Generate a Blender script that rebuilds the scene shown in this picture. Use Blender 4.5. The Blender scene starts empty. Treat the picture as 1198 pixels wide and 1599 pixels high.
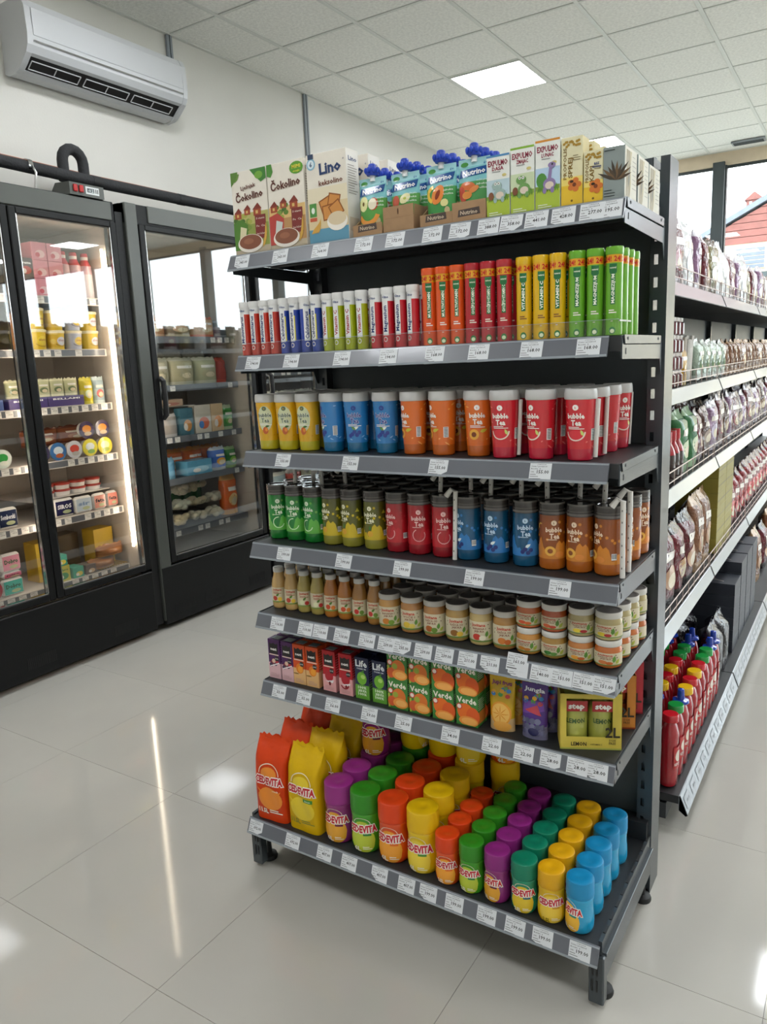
import bpy, bmesh, math, random
from mathutils import Vector, Matrix
from mathutils.geometry import tessellate_polygon
random.seed(7)
S = bpy.context.scene
COL = S.collection
PI = math.pi
sin, cos = math.sin, math.cos

# ---------------------------------------------------------------- camera
CF, CYAW, CPIT, CROLL = 1183.45, 0.5730, 0.1942, 0.0433
CPOS = (1.4027, -1.5066, 1.4065)
_f = Vector((-sin(CYAW) * cos(CPIT), cos(CYAW) * cos(CPIT), -sin(CPIT)))
_r = Vector((cos(CYAW), sin(CYAW), 0))
_d = _f.cross(_r)
_r2 = _r * cos(CROLL) + _d * sin(CROLL)
_d2 = _r * -sin(CROLL) + _d * cos(CROLL)
cam = bpy.data.objects.new('camera', bpy.data.cameras.new('camera'))
COL.objects.link(cam)
m3 = Matrix((_r2, -_d2, -_f)).transposed()
cam.matrix_world = Matrix.Translation(CPOS) @ m3.to_4x4()
cam.data.sensor_fit = 'VERTICAL'
cam.data.sensor_height = 36.0
cam.data.lens = 36.0 * CF / 1599.0
cam.data.clip_start = 0.02
cam.data.clip_end = 300
S.camera = cam

# ---------------------------------------------------------------- world, exposure
W = bpy.data.worlds.new('world')
S.world = W
W.use_nodes = True
nt = W.node_tree
bg = nt.nodes['Background']
bg.inputs[0].default_value = (0.86, 0.94, 1.0, 1)
bg.inputs[1].default_value = 3.0
S.view_settings.view_transform = 'Standard'
S.view_settings.look = 'None'
S.view_settings.exposure = 1.33
S.view_settings.gamma = 1
S.view_settings.use_curve_mapping = False
PANEL_POWER = 12.0

# ---------------------------------------------------------------- colours and materials
def hx(h):
    h = h.lstrip('#')
    if len(h) == 3: h = ''.join(c * 2 for c in h)
    o = []
    for i in (0, 2, 4):
        c = int(h[i:i + 2], 16) / 255
        o.append(c / 12.92 if c < .04045 else ((c + .055) / 1.055) ** 2.4)
    return (o[0], o[1], o[2], 1.0)

MATS = {}
def mat(name, col=None, rough=.5, metal=0, bump=0, bscale=60, coat=0, spec=.5, var=0, vscale=8, trans=0, emit=None, estr=0):
    """col None: the colour comes from the mesh's colour attribute."""
    if name in MATS:
        return MATS[name]
    m = bpy.data.materials.new(name)
    m.use_nodes = True
    t = m.node_tree
    b = t.nodes['Principled BSDF']
    b.inputs['Roughness'].default_value = rough
    b.inputs['Metallic'].default_value = metal
    b.inputs['Specular IOR Level'].default_value = spec
    b.inputs['Coat Weight'].default_value = coat
    b.inputs['Coat Roughness'].default_value = .08
    b.inputs['Transmission Weight'].default_value = trans
    tc = t.nodes.new('ShaderNodeTexCoord')
    if col is None:
        a = t.nodes.new('ShaderNodeAttribute')
        a.attribute_name = 'Col'
        src = a.outputs['Color']
    else:
        rgb = t.nodes.new('ShaderNodeRGB')
        rgb.outputs[0].default_value = hx(col)
        src = rgb.outputs[0]
    if var:
        n = t.nodes.new('ShaderNodeTexNoise')
        n.inputs['Scale'].default_value = vscale
        n.inputs['Detail'].default_value = 4
        t.links.new(tc.outputs['Object'], n.inputs['Vector'])
        mr = t.nodes.new('ShaderNodeMapRange')
        mr.inputs[1].default_value = .3
        mr.inputs[2].default_value = .7
        mr.inputs[3].default_value = 1 - var
        mr.inputs[4].default_value = 1 + var
        t.links.new(n.outputs[0], mr.inputs[0])
        mx = t.nodes.new('ShaderNodeVectorMath')
        mx.operation = 'SCALE'
        t.links.new(src, mx.inputs[0])
        t.links.new(mr.outputs[0], mx.inputs['Scale'])
        src = mx.outputs[0]
    t.links.new(src, b.inputs['Base Color'])
    if bump:
        n = t.nodes.new('ShaderNodeTexNoise')
        n.inputs['Scale'].default_value = bscale
        n.inputs['Detail'].default_value = 3
        t.links.new(tc.outputs['Object'], n.inputs['Vector'])
        bp = t.nodes.new('ShaderNodeBump')
        bp.inputs['Strength'].default_value = bump
        bp.inputs['Distance'].default_value = .01
        t.links.new(n.outputs[0], bp.inputs['Height'])
        t.links.new(bp.outputs[0], b.inputs['Normal'])
    if emit:
        b.inputs['Emission Color'].default_value = hx(emit)
        b.inputs['Emission Strength'].default_value = estr
    MATS[name] = m
    return m

mat('plastic', rough=.38, var=.04)
mat('gloss', rough=.14, var=.03, coat=.5)
mat('paper', rough=.5, var=.04, vscale=30)
mat('card', rough=.7, var=.08, vscale=40)
mat('film', rough=.2, bump=.55, bscale=22, var=.08, vscale=14)
mat('foil', rough=.12, bump=1.0, bscale=38, var=.3, vscale=16, metal=.1, spec=.6)
mat('softfilm', rough=.36, spec=.25, bump=.35, bscale=16, var=.06, vscale=10)
mat('print', rough=.42)
mat('gloss_print', rough=.2, coat=.2)
mat('shelf_metal', '#2f3337', rough=.42, var=.06, vscale=20, bump=.03, bscale=400)
mat('shelf_top', '#232527', rough=.5, var=.1, vscale=20, bump=.04, bscale=500)
mat('side_metal', '#3c4246', rough=.26, var=.04, vscale=20)
mat('rail', '#5f6269', rough=.3, var=.03, vscale=10, coat=.3)
mat('rail_light', '#8f969c', rough=.28, var=.03, vscale=10, coat=.3)
mat('black_panel', '#1d2124', rough=.5, var=.12, vscale=12)
mat('panel_metal', '#485055', rough=.45, var=.05, vscale=20)
mat('fridge_black', '#0b0d0e', rough=.5, spec=.35, var=.08, vscale=10)
mat('fridge_gray', '#51544f', rough=.35, var=.05, vscale=6)
mat('fridge_inner', '#b8afa6', rough=.5, var=.05)
mat('chrome', '#c8c8c8', rough=.15, metal=1)
mat('wire', '#b9aaa6', rough=.3, metal=.8)
mat('wall_paint', '#d8d6cf', rough=.75, var=.02, vscale=3, bump=.05, bscale=90)
mat('ceiling_tile', '#ebebe5', rough=.9, var=.10, vscale=55, bump=.25, bscale=120)
mat('t_bar', '#d6d8d2', rough=.5)
mat('rubber', '#151617', rough=.6, bump=.1)
mat('foam', '#2a2b2d', rough=.85, bump=.3, bscale=80)
mat('copper', '#a8674a', rough=.35, metal=.7)
mat('ac_white', '#c4c6c8', rough=.3, coat=.3)
mat('ac_dark', '#1c1a1a', rough=.5)
mat('window_frame', '#3b4446', rough=.4)
mat('brick_wall', '#9a5b52', rough=.8, var=.15, vscale=6)
mat('brick_red', '#85544c', rough=.8, var=.15, vscale=6)
mat('render_cream', '#d8c8ae', rough=.85, var=.05)
mat('roof_slate', '#6f7680', rough=.7, var=.1)
mat('asphalt', '#8d8d88', rough=.9, var=.1, vscale=2)
mat('leaves', '#5c7a44', rough=.7, var=.3, vscale=5)
mat('led_panel', '#ffffff', emit='#f8fbff', estr=PANEL_POWER)
mat('led_strip', '#ffffff', emit='#ffe9cf', estr=11)
mat('hidden_fill_small', '#ffffff', emit='#fff0dc', estr=10.0)  # glow for strips added out of sight in the frozen fridges

def floor_mat():
    m = mat('porcelain', '#b1aea6', rough=.07, var=.05, vscale=1.6)
    b = m.node_tree.nodes['Principled BSDF']
    b.inputs['Specular IOR Level'].default_value = .38
    return m
floor_mat()
mat('grout', '#94918a', rough=.8)

def glass_mat(name, tint, refl=1.0, ior=1.5):
    m = bpy.data.materials.new(name)
    m.use_nodes = True
    t = m.node_tree
    t.nodes.clear()
    out = t.nodes.new('ShaderNodeOutputMaterial')
    mix = t.nodes.new('ShaderNodeMixShader')
    tr = t.nodes.new('ShaderNodeBsdfTransparent')
    tr.inputs[0].default_value = tint
    gl = t.nodes.new('ShaderNodeBsdfGlossy')
    gl.inputs['Roughness'].default_value = .015
    ge = t.nodes.new('ShaderNodeNewGeometry')
    dt = t.nodes.new('ShaderNodeVectorMath'); dt.operation = 'DOT_PRODUCT'
    t.links.new(ge.outputs['Normal'], dt.inputs[0]); t.links.new(ge.outputs['Incoming'], dt.inputs[1])
    def mth(op, x, y=None, clamp=False):
        k = t.nodes.new('ShaderNodeMath'); k.operation = op; k.use_clamp = clamp
        t.links.new(x, k.inputs[0])
        if y is not None: k.inputs[1].default_value = y
        return k.outputs[0]
    c = mth('ABSOLUTE', dt.outputs['Value'])
    c = mth('MULTIPLY', c, -1.0)
    c = mth('ADD', c, 1.0, True)
    c = mth('POWER', c, 5.0)
    c = mth('MULTIPLY', c, .95)
    c = mth('ADD', c, .045)
    mu = t.nodes.new('ShaderNodeMath'); mu.operation = 'MULTIPLY'; mu.use_clamp = True
    mu.inputs[1].default_value = refl
    t.links.new(c, mu.inputs[0])
    t.links.new(mu.outputs[0], mix.inputs[0])
    t.links.new(tr.outputs[0], mix.inputs[1])
    t.links.new(gl.outputs[0], mix.inputs[2])
    t.links.new(mix.outputs[0], out.inputs[0])
    MATS[name] = m
    return m
glass_mat('door_glass', (.93, .95, .94, 1), 3.0)
glass_mat('window_glass', (.97, .985, .98, 1), 1.0)
glass_mat('clear_plastic', (.975, .98, .98, 1), .7)

# ---------------------------------------------------------------- mesh builder
class MB:
    def __init__(s):
        s.v = []; s.f = []; s.c = []; s.sm = []
    def add(s, vs, fs, col='#888888', smooth=False):
        o = len(s.v)
        s.v.extend(vs)
        for f in fs:
            s.f.append([i + o for i in f]); s.c.append(col); s.sm.append(smooth)
        return s
    def box(s, x0, x1, y0, y1, z0, z1, col='#888888', b=0, fc=None):
        """b: chamfer; fc: colours of single faces keyed -x x -y y -z z"""
        if x0 > x1: x0, x1 = x1, x0
        if y0 > y1: y0, y1 = y1, y0
        if z0 > z1: z0, z1 = z1, z0
        fc = fc or {}
        X, Y, Z = (x0, x1), (y0, y1), (z0, z1)
        if b <= 0:
            vs = [(X[i], Y[j], Z[k]) for k in (0, 1) for j in (0, 1) for i in (0, 1)]
            F = {'-z': (0, 2, 3, 1), 'z': (4, 5, 7, 6), '-y': (0, 1, 5, 4), 'y': (2, 6, 7, 3), '-x': (0, 4, 6, 2), 'x': (1, 3, 7, 5)}
            o = len(s.v); s.v.extend(vs)
            for k, f in F.items():
                s.f.append([i + o for i in f]); s.c.append(fc.get(k, col)); s.sm.append(False)
            return s
        b = min(b, (x1 - x0) * .49, (y1 - y0) * .49, (z1 - z0) * .49)
        o = len(s.v); idx = {}
        for k in (0, 1):
            for j in (0, 1):
                for i in (0, 1):
                    sx, sy, sz = (1 if i == 0 else -1), (1 if j == 0 else -1), (1 if k == 0 else -1)
                    p = (X[i], Y[j], Z[k])
                    idx[(i, j, k, 0)] = len(s.v); s.v.append((p[0], p[1] + sy * b, p[2] + sz * b))
                    idx[(i, j, k, 1)] = len(s.v); s.v.append((p[0] + sx * b, p[1], p[2] + sz * b))
                    idx[(i, j, k, 2)] = len(s.v); s.v.append((p[0] + sx * b, p[1] + sy * b, p[2]))
        def F(l, c):
            s.f.append(l); s.c.append(c); s.sm.append(False)
        for i in (0, 1):
            F([idx[(i, j, k, 0)] for j, k in ((0, 0), (1, 0), (1, 1), (0, 1))], fc.get('-x' if i == 0 else 'x', col))
            F([idx[(j, i, k, 1)] for j, k in ((0, 0), (1, 0), (1, 1), (0, 1))], fc.get('-y' if i == 0 else 'y', col))
            F([idx[(j, k, i, 2)] for j, k in ((0, 0), (1, 0), (1, 1), (0, 1))], fc.get('-z' if i == 0 else 'z', col))
            for j in (0, 1):
                F([idx[(i, j, 0, 0)], idx[(i, j, 1, 0)], idx[(i, j, 1, 1)], idx[(i, j, 0, 1)]], col)
                F([idx[(i, 0, j, 0)], idx[(i, 1, j, 0)], idx[(i, 1, j, 2)], idx[(i, 0, j, 2)]], col)
                F([idx[(0, i, j, 1)], idx[(1, i, j, 1)], idx[(1, i, j, 2)], idx[(0, i, j, 2)]], col)
                for k in (0, 1):
                    F([idx[(i, j, k, 0)], idx[(i, j, k, 1)], idx[(i, j, k, 2)]], col)
        return s
    def lathe(s, prof, n=24, cx=0, cy=0, cap0=True, cap1=True, smooth=True, sy=1.0):
        """prof: list of (r, z, colour of the band above)"""
        o = len(s.v); m = len(prof)
        for (r, z, c) in prof:
            for i in range(n):
                a = 2 * PI * i / n
                s.v.append((cx + r * cos(a), cy + r * sy * sin(a), z))
        for k in range(m - 1):
            for i in range(n):
                j = (i + 1) % n
                s.f.append([o + k * n + i, o + k * n + j, o + (k + 1) * n + j, o + (k + 1) * n + i])
                s.c.append(prof[k][2]); s.sm.append(smooth)
        if cap0:
            s.f.append([o + i for i in range(n)][::-1]); s.c.append(prof[0][2]); s.sm.append(False)
        if cap1:
            s.f.append([o + (m - 1) * n + i for i in range(n)]); s.c.append(prof[-1][2]); s.sm.append(False)
        return s
    def tube(s, pts, r, n=8, col='#888888', caps=True):
        pts = [Vector(p) for p in pts]; o = len(s.v); m = len(pts)
        up = None
        for k, p in enumerate(pts):
            t = (pts[min(k + 1, m - 1)] - pts[max(k - 1, 0)]).normalized()
            if up is None:
                up = t.orthogonal().normalized()
            else:
                up = (up - t * up.dot(t)).normalized()
            w = t.cross(up)
            rr = r[k] if isinstance(r, (list, tuple)) else r
            for i in range(n):
                a = 2 * PI * i / n
                s.v.append(tuple(p + (up * cos(a) + w * sin(a)) * rr))
        for k in range(m - 1):
            for i in range(n):
                j = (i + 1) % n
                s.f.append([o + k * n + i, o + k * n + j, o + (k + 1) * n + j, o + (k + 1) * n + i]); s.c.append(col); s.sm.append(True)
        if caps:
            s.f.append([o + i for i in range(n)]); s.c.append(col); s.sm.append(False)
            s.f.append([o + (m - 1) * n + i for i in range(n)]); s.c.append(col); s.sm.append(False)
        return s
    def prism(s, poly, fn, a, b, col='#888888'):
        """poly: 2D outline; fn(p, q, t)->xyz with t from a to b"""
        n = len(poly)
        vs = [fn(p, q, a) for p, q in poly] + [fn(p, q, b) for p, q in poly]
        fs = [[i, (i + 1) % n, n + (i + 1) % n, n + i] for i in range(n)]
        for tri in tessellate_polygon([[Vector((p, q, 0)) for p, q in poly]]):
            fs.append(list(tri)); fs.append([n + i for i in tri])
        return s.add(vs, fs, col)
    def sphere(s, c, r, col='#888888', n=10, m=6, sc=(1, 1, 1)):
        o = len(s.v)
        for k in range(m + 1):
            t = PI * k / m
            for i in range(n):
                a = 2 * PI * i / n
                s.v.append((c[0] + r * sc[0] * sin(t) * cos(a), c[1] + r * sc[1] * sin(t) * sin(a), c[2] + r * sc[2] * cos(t)))
        for k in range(m):
            for i in range(n):
                j = (i + 1) % n
                s.f.append([o + k * n + i, o + k * n + j, o + (k + 1) * n + j, o + (k + 1) * n + i]); s.c.append(col); s.sm.append(True)
        return s
    def mesh(s, name, m, sharp=True):
        me = bpy.data.meshes.new(name)
        bm = bmesh.new()
        vs = [bm.verts.new(v) for v in s.v]
        cl = bm.loops.layers.float_color.new('Col')
        cache = {}
        for f, c, sm in zip(s.f, s.c, s.sm):
            try:
                fa = bm.faces.new([vs[i] for i in f])
            except ValueError:
                continue
            fa.smooth = sm
            if c not in cache: cache[c] = hx(c)
            for l in fa.loops: l[cl] = cache[c]
        bmesh.ops.remove_doubles(bm, verts=bm.verts, dist=1e-6)
        bmesh.ops.recalc_face_normals(bm, faces=bm.faces)
        bm.to_mesh(me); bm.free()
        if sharp and any(s.sm): me.set_sharp_from_angle(angle=math.radians(38))
        me.materials.append(MATS[m])
        return me
    def obj(s, name, m, parent=None, loc=(0, 0, 0), rz=0):
        o = bpy.data.objects.new(name, s.mesh(name, m))
        COL.objects.link(o)
        o.location = loc
        o.rotation_euler = (0, 0, rz)
        if parent: o.parent = parent
        return o

# ---------------------------------------------------------------- flat print on surfaces
TG = {}
def textgeo(t, bold=.0):
    bold *= .55
    k = (t, bold)
    if k in TG: return TG[k]
    cu = bpy.data.curves.new('t', 'FONT')
    cu.body = t; cu.size = 1; cu.resolution_u = 1; cu.offset = bold
    ob = bpy.data.objects.new('t', cu)
    me = bpy.data.meshes.new_from_object(ob)
    vs = [(v.co.x, v.co.y) for v in me.vertices]
    fs = [list(p.vertices) for p in me.polygons]
    bpy.data.objects.remove(ob); bpy.data.curves.remove(cu); bpy.data.meshes.remove(me)
    if not vs: vs = [(0, 0)]
    x0 = min(v[0] for v in vs); x1 = max(v[0] for v in vs)
    vs = [(x - (x0 + x1) / 2, y) for x, y in vs]
    TG[k] = (vs, fs, x1 - x0)
    return TG[k]

class Decal:
    def __init__(s):
        s.bm = bmesh.new(); s.ly = s.bm.faces.layers.int.new('ci'); s.cols = []; s.n = 0
    def ci(s, c):
        if c not in s.cols: s.cols.append(c)
        return s.cols.index(c)
    def raw(s, vs, fs, col, l):
        s.n += 1; l = l + s.n * .012
        bv = [s.bm.verts.new((x, y, l)) for x, y in vs]
        k = s.ci(col)
        for f in fs:
            try: fa = s.bm.faces.new([bv[i] for i in f])
            except ValueError: continue
            fa[s.ly] = k
        return s
    def rect(s, x0, y0, x1, y1, col, l=0, sl=0):
        return s.raw([(x0, y0), (x1, y0), (x1 + sl, y1), (x0 + sl, y1)], [(0, 1, 2, 3)], col, l)
    def poly(s, pts, col, l=0):
        return s.raw(pts, [tuple(t) for t in tessellate_polygon([[Vector((p[0], p[1], 0)) for p in pts]])], col, l)
    def ell(s, cx, cy, rx, ry, col, l=0, n=14, a0=0, a1=2 * PI, rot=0):
        pts = []
        full = a1 - a0 > 6.28
        for i in range(n if full else n + 1):
            a = a0 + (a1 - a0) * i / n
            x, y = rx * cos(a), ry * sin(a)
            pts.append((cx + x * cos(rot) - y * sin(rot), cy + x * sin(rot) + y * cos(rot)))
        return s.raw(pts, [tuple(range(len(pts)))], col, l)
    def arc(s, cx, cy, r, w, col, l=0, a0=0, a1=PI, n=12, ry=1):
        vs = []; fs = []
        for i in range(n + 1):
            a = a0 + (a1 - a0) * i / n
            vs += [(cx + r * cos(a), cy + r * ry * sin(a)), (cx + (r - w) * cos(a), cy + (r - w) * ry * sin(a))]
        for i in range(n): fs.append((2 * i, 2 * i + 1, 2 * i + 3, 2 * i + 2))
        return s.raw(vs, fs, col, l)
    def text(s, t, cx, cy, h, col, l=1, w=None, rot=0, bold=.02, out=None, outw=.07, bend=0):
        vs, fs, tw = textgeo(t, bold)
        k = h / .72
        kx = k if w is None else w / max(tw, .01)
        def put(vs, fs, col, l):
            p = []
            for x, y in vs:
                X, Y = x * kx, y * k - h / 2 + bend * ((x / max(tw, .01)) ** 2)
                p.append((cx + X * cos(rot) - Y * sin(rot), cy + X * sin(rot) + Y * cos(rot)))
            s.raw(p, fs, col, l)
        if out:
            v2, f2, t2 = textgeo(t, outw)
            put(v2, f2, out, l)
            l += 1
        put(vs, fs, col, l)
        return s
    def lines(s, x0, y0, x1, n, pitch, th, col, l=1, seed=1):
        r = random.Random(seed)
        for i in range(n):
            y = y0 - i * pitch
            s.rect(x0, y, x0 + (x1 - x0) * r.uniform(.6, 1), y + th, col, l)
        return s
    def bars(s, x0, y0, x1, y1, l=1, n=9, vert=True):
        s.rect(x0, y0, x1, y1, '#e9e9e6', l)
        for i in range(n):
            if vert:
                a = x0 + (x1 - x0) * (i + .6) / (n + .5)
                s.rect(a, y0 + (y1 - y0) * .2, a + (x1 - x0) / n * .45, y1 - (y1 - y0) * .08, '#333333', l + 1)
            else:
                a = y0 + (y1 - y0) * (i + .6) / (n + .5)
                s.rect(x0 + (x1 - x0) * .12, a, x1 - (x1 - x0) * .12, a + (y1 - y0) / n * .45, '#333333', l + 1)
        return s
    def leaf(s, cx, cy, L, w, rot, col, l=1):
        pts = [(0, 0), (L * .3, w * .5), (L * .65, w * .42), (L, 0), (L * .65, -w * .42), (L * .3, -w * .5)]
        return s.poly([(cx + x * cos(rot) - y * sin(rot), cy + x * sin(rot) + y * cos(rot)) for x, y in pts], col, l)
    def mesh(s, name, fn, m='print', step=None, vstep=None):
        bm = s.bm
        if step and bm.verts:
            us = [v.co.x for v in bm.verts]
            u = math.floor(min(us) / step) * step + step
            while u < max(us):
                bmesh.ops.bisect_plane(bm, geom=bm.verts[:] + bm.edges[:] + bm.faces[:], plane_co=(u, 0, 0), plane_no=(1, 0, 0), dist=1e-7)
                u += step
        if vstep and bm.verts:
            us = [v.co.y for v in bm.verts]
            u = math.floor(min(us) / vstep) * vstep + vstep
            while u < max(us):
                bmesh.ops.bisect_plane(bm, geom=bm.verts[:] + bm.edges[:] + bm.faces[:], plane_co=(0, u, 0), plane_no=(0, 1, 0), dist=1e-7)
                u += vstep
        cl = bm.loops.layers.float_color.new('Col')
        ly = bm.faces.layers.int['ci']
        cs = [hx(c) for c in s.cols]
        for f in bm.faces:
            for lo in f.loops: lo[cl] = cs[f[ly]]
        for v in bm.verts: v.co = fn(v.co.x, v.co.y, v.co.z)
        me = bpy.data.meshes.new(name)
        bm.to_mesh(me); bm.free()
        me.materials.append(MATS[m])
        return me
    def obj(s, name, fn, parent, m='print', step=None, vstep=None, loc=(0, 0, 0)):
        o = bpy.data.objects.new(name, s.mesh(name, fn, m, step, vstep))
        COL.objects.link(o); o.parent = parent; o.location = loc
        return o

EPS = .00028
def flat_front(y, x0=0, z0=0):
    return lambda u, v, l: (x0 + u, y - EPS * (l + 1), z0 + v)
def flat_side(x, y0=0, z0=0):      # on the +X face, u runs to +Y
    return lambda u, v, l: (x + EPS * (l + 1), y0 + u, z0 + v)
def flat_top(z, x0=0, y0=0):
    return lambda u, v, l: (x0 + u, y0 + v, z + EPS * (l + 1))
def wrap(rad, rot=0):
    """rad(v) -> radius; u is arc length on the mean radius rad(None)"""
    R = rad(None)
    def fn(u, v, l):
        a = u / R + rot
        r = rad(v) + EPS * (l + 1.4)
        return (r * sin(a), -r * cos(a), v)
    return fn

# ---------------------------------------------------------------- things, copies
def empty(name, label, cat, loc=(0, 0, 0), rz=0, group=None):
    o = bpy.data.objects.new(name, None)
    COL.objects.link(o)
    o.empty_display_size = .02
    o.location = loc; o.rotation_euler = (0, 0, rz)
    tag(o, label, cat, group)
    return o
def tag(o, label=None, cat=None, group=None, kind=None):
    if label: o['label'] = label
    if cat: o['category'] = cat
    if group: o['group'] = group
    if kind: o['kind'] = kind
    return o
def kids(r): return [c for c in r.children]
class Proto:
    """first placement moves the prototype itself, later ones are copies"""
    def __init__(s, root):
        s.root = root; s.used = False
        s.tree = [(c, list(c.children)) for c in root.children]
    def put(s, loc, rz=0, label=None, group=None, tilt=None, skip=(), scale=None):
        if not s.used:
            s.used = True; r = s.root; made = s.tree
        else:
            r = s.root.copy(); COL.objects.link(r)
            if 'label' in r.keys(): del r['label']
            for c, sub in s.tree:
                if c.name.split('.')[0] in skip: continue
                k = c.copy(); COL.objects.link(k); k.parent = r
                for g in sub:
                    q = g.copy(); COL.objects.link(q); q.parent = k
        if tilt: loc = (loc[0], loc[1], loc[2] + abs(tilt[0]) * .05 + abs(tilt[1]) * .078)
        r.location = loc; r.rotation_euler = (tilt[0] if tilt else 0, tilt[1] if tilt else 0, rz)
        if scale: r.scale = scale
        if label: r['label'] = label
        if group: r['group'] = group
        return r
ORD = ['front', 'second', 'third', 'fourth', 'fifth', 'sixth']
NTH = ['first', 'second', 'third', 'fourth', 'fifth', 'sixth', 'seventh', 'eighth', 'ninth', 'tenth', 'eleventh', 'twelfth', 'thirteenth', 'fourteenth', 'fifteenth', 'sixteenth', 'seventeenth', 'eighteenth', 'nineteenth', 'twentieth', 'twenty first', 'twenty second', 'twenty third', 'twenty fourth', 'twenty fifth', 'twenty sixth']
# ================================================================ THE ROOM
H = 3.4922
XW, XR, YF, YB = -2.49, 10.4, 7.95, -4.2
GX, GY = -2.0586, 2.8605
def struct(name, mb, m, parent=None, loc=(0, 0, 0)):
    o = mb.obj(name, m, parent, loc)
    if parent is None: o['kind'] = 'structure'
    return o
floor = struct('floor', MB().box(XW, XR, YB, YF, -.06, -.004), 'grout')
FT = .6013
FX, FY = .097 - FT * 10, .0605 - FT * 12
tile_me = MB().box(.0005, FT - .0005, .0005, FT - .0005, -.004, 0, b=.0003).mesh('floor_tile', 'porcelain')
far_tiles = MB()
for i in range(5, 30):
    for j in range(4, 26):
        x, y = FX + FT * i, FY + FT * j
        if x + FT < XW or x > XR or y + FT < YB or y > YF: continue
        if x < 2.6 and -1.9 < y < 6.8:
            if -2.2 > x + FT: continue
            o = bpy.data.objects.new('floor_tile', tile_me); COL.objects.link(o)
            o.location = (x, y, 0); o.parent = floor
        else:
            far_tiles.box(max(x, XW) + .0008, x + FT - .0008, y + .0008, min(y + FT, YF) - .0008, -.004, 0)
o = far_tiles.obj('floor_tile_field', 'porcelain', floor); o['kind'] = 'stuff'

ceil_ = struct('ceiling', MB().box(XW, XR, YB, YF, H + .05, H + .15), 'wall_paint')
panel_cells = {(i, r) for i in (1, 5, 9, 13, 17) for r in (-8, -3, 2, 6)}
ct_me = MB().box(.012, .588, .012, .588, 0, .012, b=.004).mesh('ceiling_tile', 'ceiling_tile')
far_ct = MB()
tb = MB()
for i in range(-1, 21):
    for r in range(-12, 9):
        if (i, r) in panel_cells: continue
        x, y = GX + .6 * i, GY + .6 * r
        x0, x1, y0, y1 = max(x, XW), min(x + .6, XR), max(y, YB), min(y + .6, YF)
        if x1 - x0 < .05 or y1 - y0 < .05: continue
        if x < 2.3 and y > -.1 and x1 - x0 > .59 and y1 - y0 > .59:
            o = bpy.data.objects.new('ceiling_tile', ct_me); COL.objects.link(o)
            o.location = (x, y, H - .002); o.parent = ceil_
        else:
            far_ct.box(x0 + .01, x1 - .01, y0 + .01, y1 - .01, H - .002, H + .01)
o = far_ct.obj('ceiling_tile_field', 'ceiling_tile', ceil_); o['kind'] = 'stuff'
for i in range(0, 21):
    tb.box(GX + .6 * i - .013, GX + .6 * i + .013, YB, YF, H - .006, H + .02, '#d6d8d2')
tb.obj('main_runner', 't_bar', ceil_)
tb = MB()
for r in range(-11, 9):
    tb.box(XW, XR, GY + .6 * r - .007, GY + .6 * r + .007, H - .004, H + .018, '#c0c2bc')
tb.obj('cross_tee', 't_bar', ceil_)
tb = MB()
tb.box(XW, XW + .024, YB, YF, H - .008, H + .02).box(XW, XR, YF - .024, YF, H - .008, H + .02)
tb.obj('wall_angle', 't_bar', ceil_)
vis = {(1, 2): 'bright square ceiling light panel nearest above the middle of the shelf', (1, 6): 'bright ceiling light panel farther back behind the grey tea box'}
for i, r in sorted(panel_cells):
    x, y = GX + .6 * i, GY + .6 * r
    if y < YB: continue
    e = empty('ceiling_light', vis.get((i, r), 'square flush ceiling light panel outside the picture'), 'light', (x + .3, y + .3, H), group=None if (i, r) in vis else 'ceiling light panels out of view')
    f = MB()
    for a, b, c, d in ((-.29, .29, -.29, -.272), (-.29, .29, .272, .29), (-.29, -.272, -.272, .272), (.272, .29, -.272, .272)):
        f.box(a, b, c, d, -.008, .03)
    f.obj('frame', 't_bar', e)
    MB().box(-.272, .272, -.272, .272, -.004, .02).obj('diffuser', 'led_panel', e)
# small ceiling grille near the window
e = empty('ceiling_grille', 'small grey grille in the ceiling by the window header', 'vent', (.17, 7.62, H - .006))
MB().box(-.16, .16, -.07, .07, -.02, 0, b=.004).obj('frame', 'rail_light', e)
g = MB()
for k in range(6): g.box(-.14, .14, -.055 + k * .02, -.047 + k * .02, -.024, -.018)
g.obj('slat', 'window_frame', e)

wl = struct('wall_left', MB().box(XW - .2, XW, YB, YF + .2, -.06, H + .15), 'wall_paint')
struct('wall_back', MB().box(XW - .2, XR + .2, YB - .2, YB, -.06, H + .15), 'wall_paint')
struct('wall_right', MB().box(XR, XR + .2, YB, YF + .2, -.06, H + .15), 'wall_paint')
HEAD = 3.355
wf = struct('wall_far', MB().box(XW, XR, YF, YF + .2, HEAD, H + .15).box(XW, XR, YF, YF + .2, -.06, .12).box(XW, -2.1, YF, YF + .2, .12, HEAD), 'render_cream')
# surface conduits on the left wall
for y, z0, lab in ((2.255, 3.22, 'short grey cable trunking behind the right end of the air conditioner'), (3.64, 2.3, 'grey vertical cable trunking on the wall above the cereal boxes')):
    e = empty('cable_trunking', lab, 'trunking', (XW, y, z0))
    MB().box(0, .018, -.024, .024, 0, H - z0 - .01, b=.003).obj('channel', 'rail_light', e)
    MB().box(.018, .021, -.002, .002, 0, H - z0 - .01).obj('cover_seam', 'window_frame', e)

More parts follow.
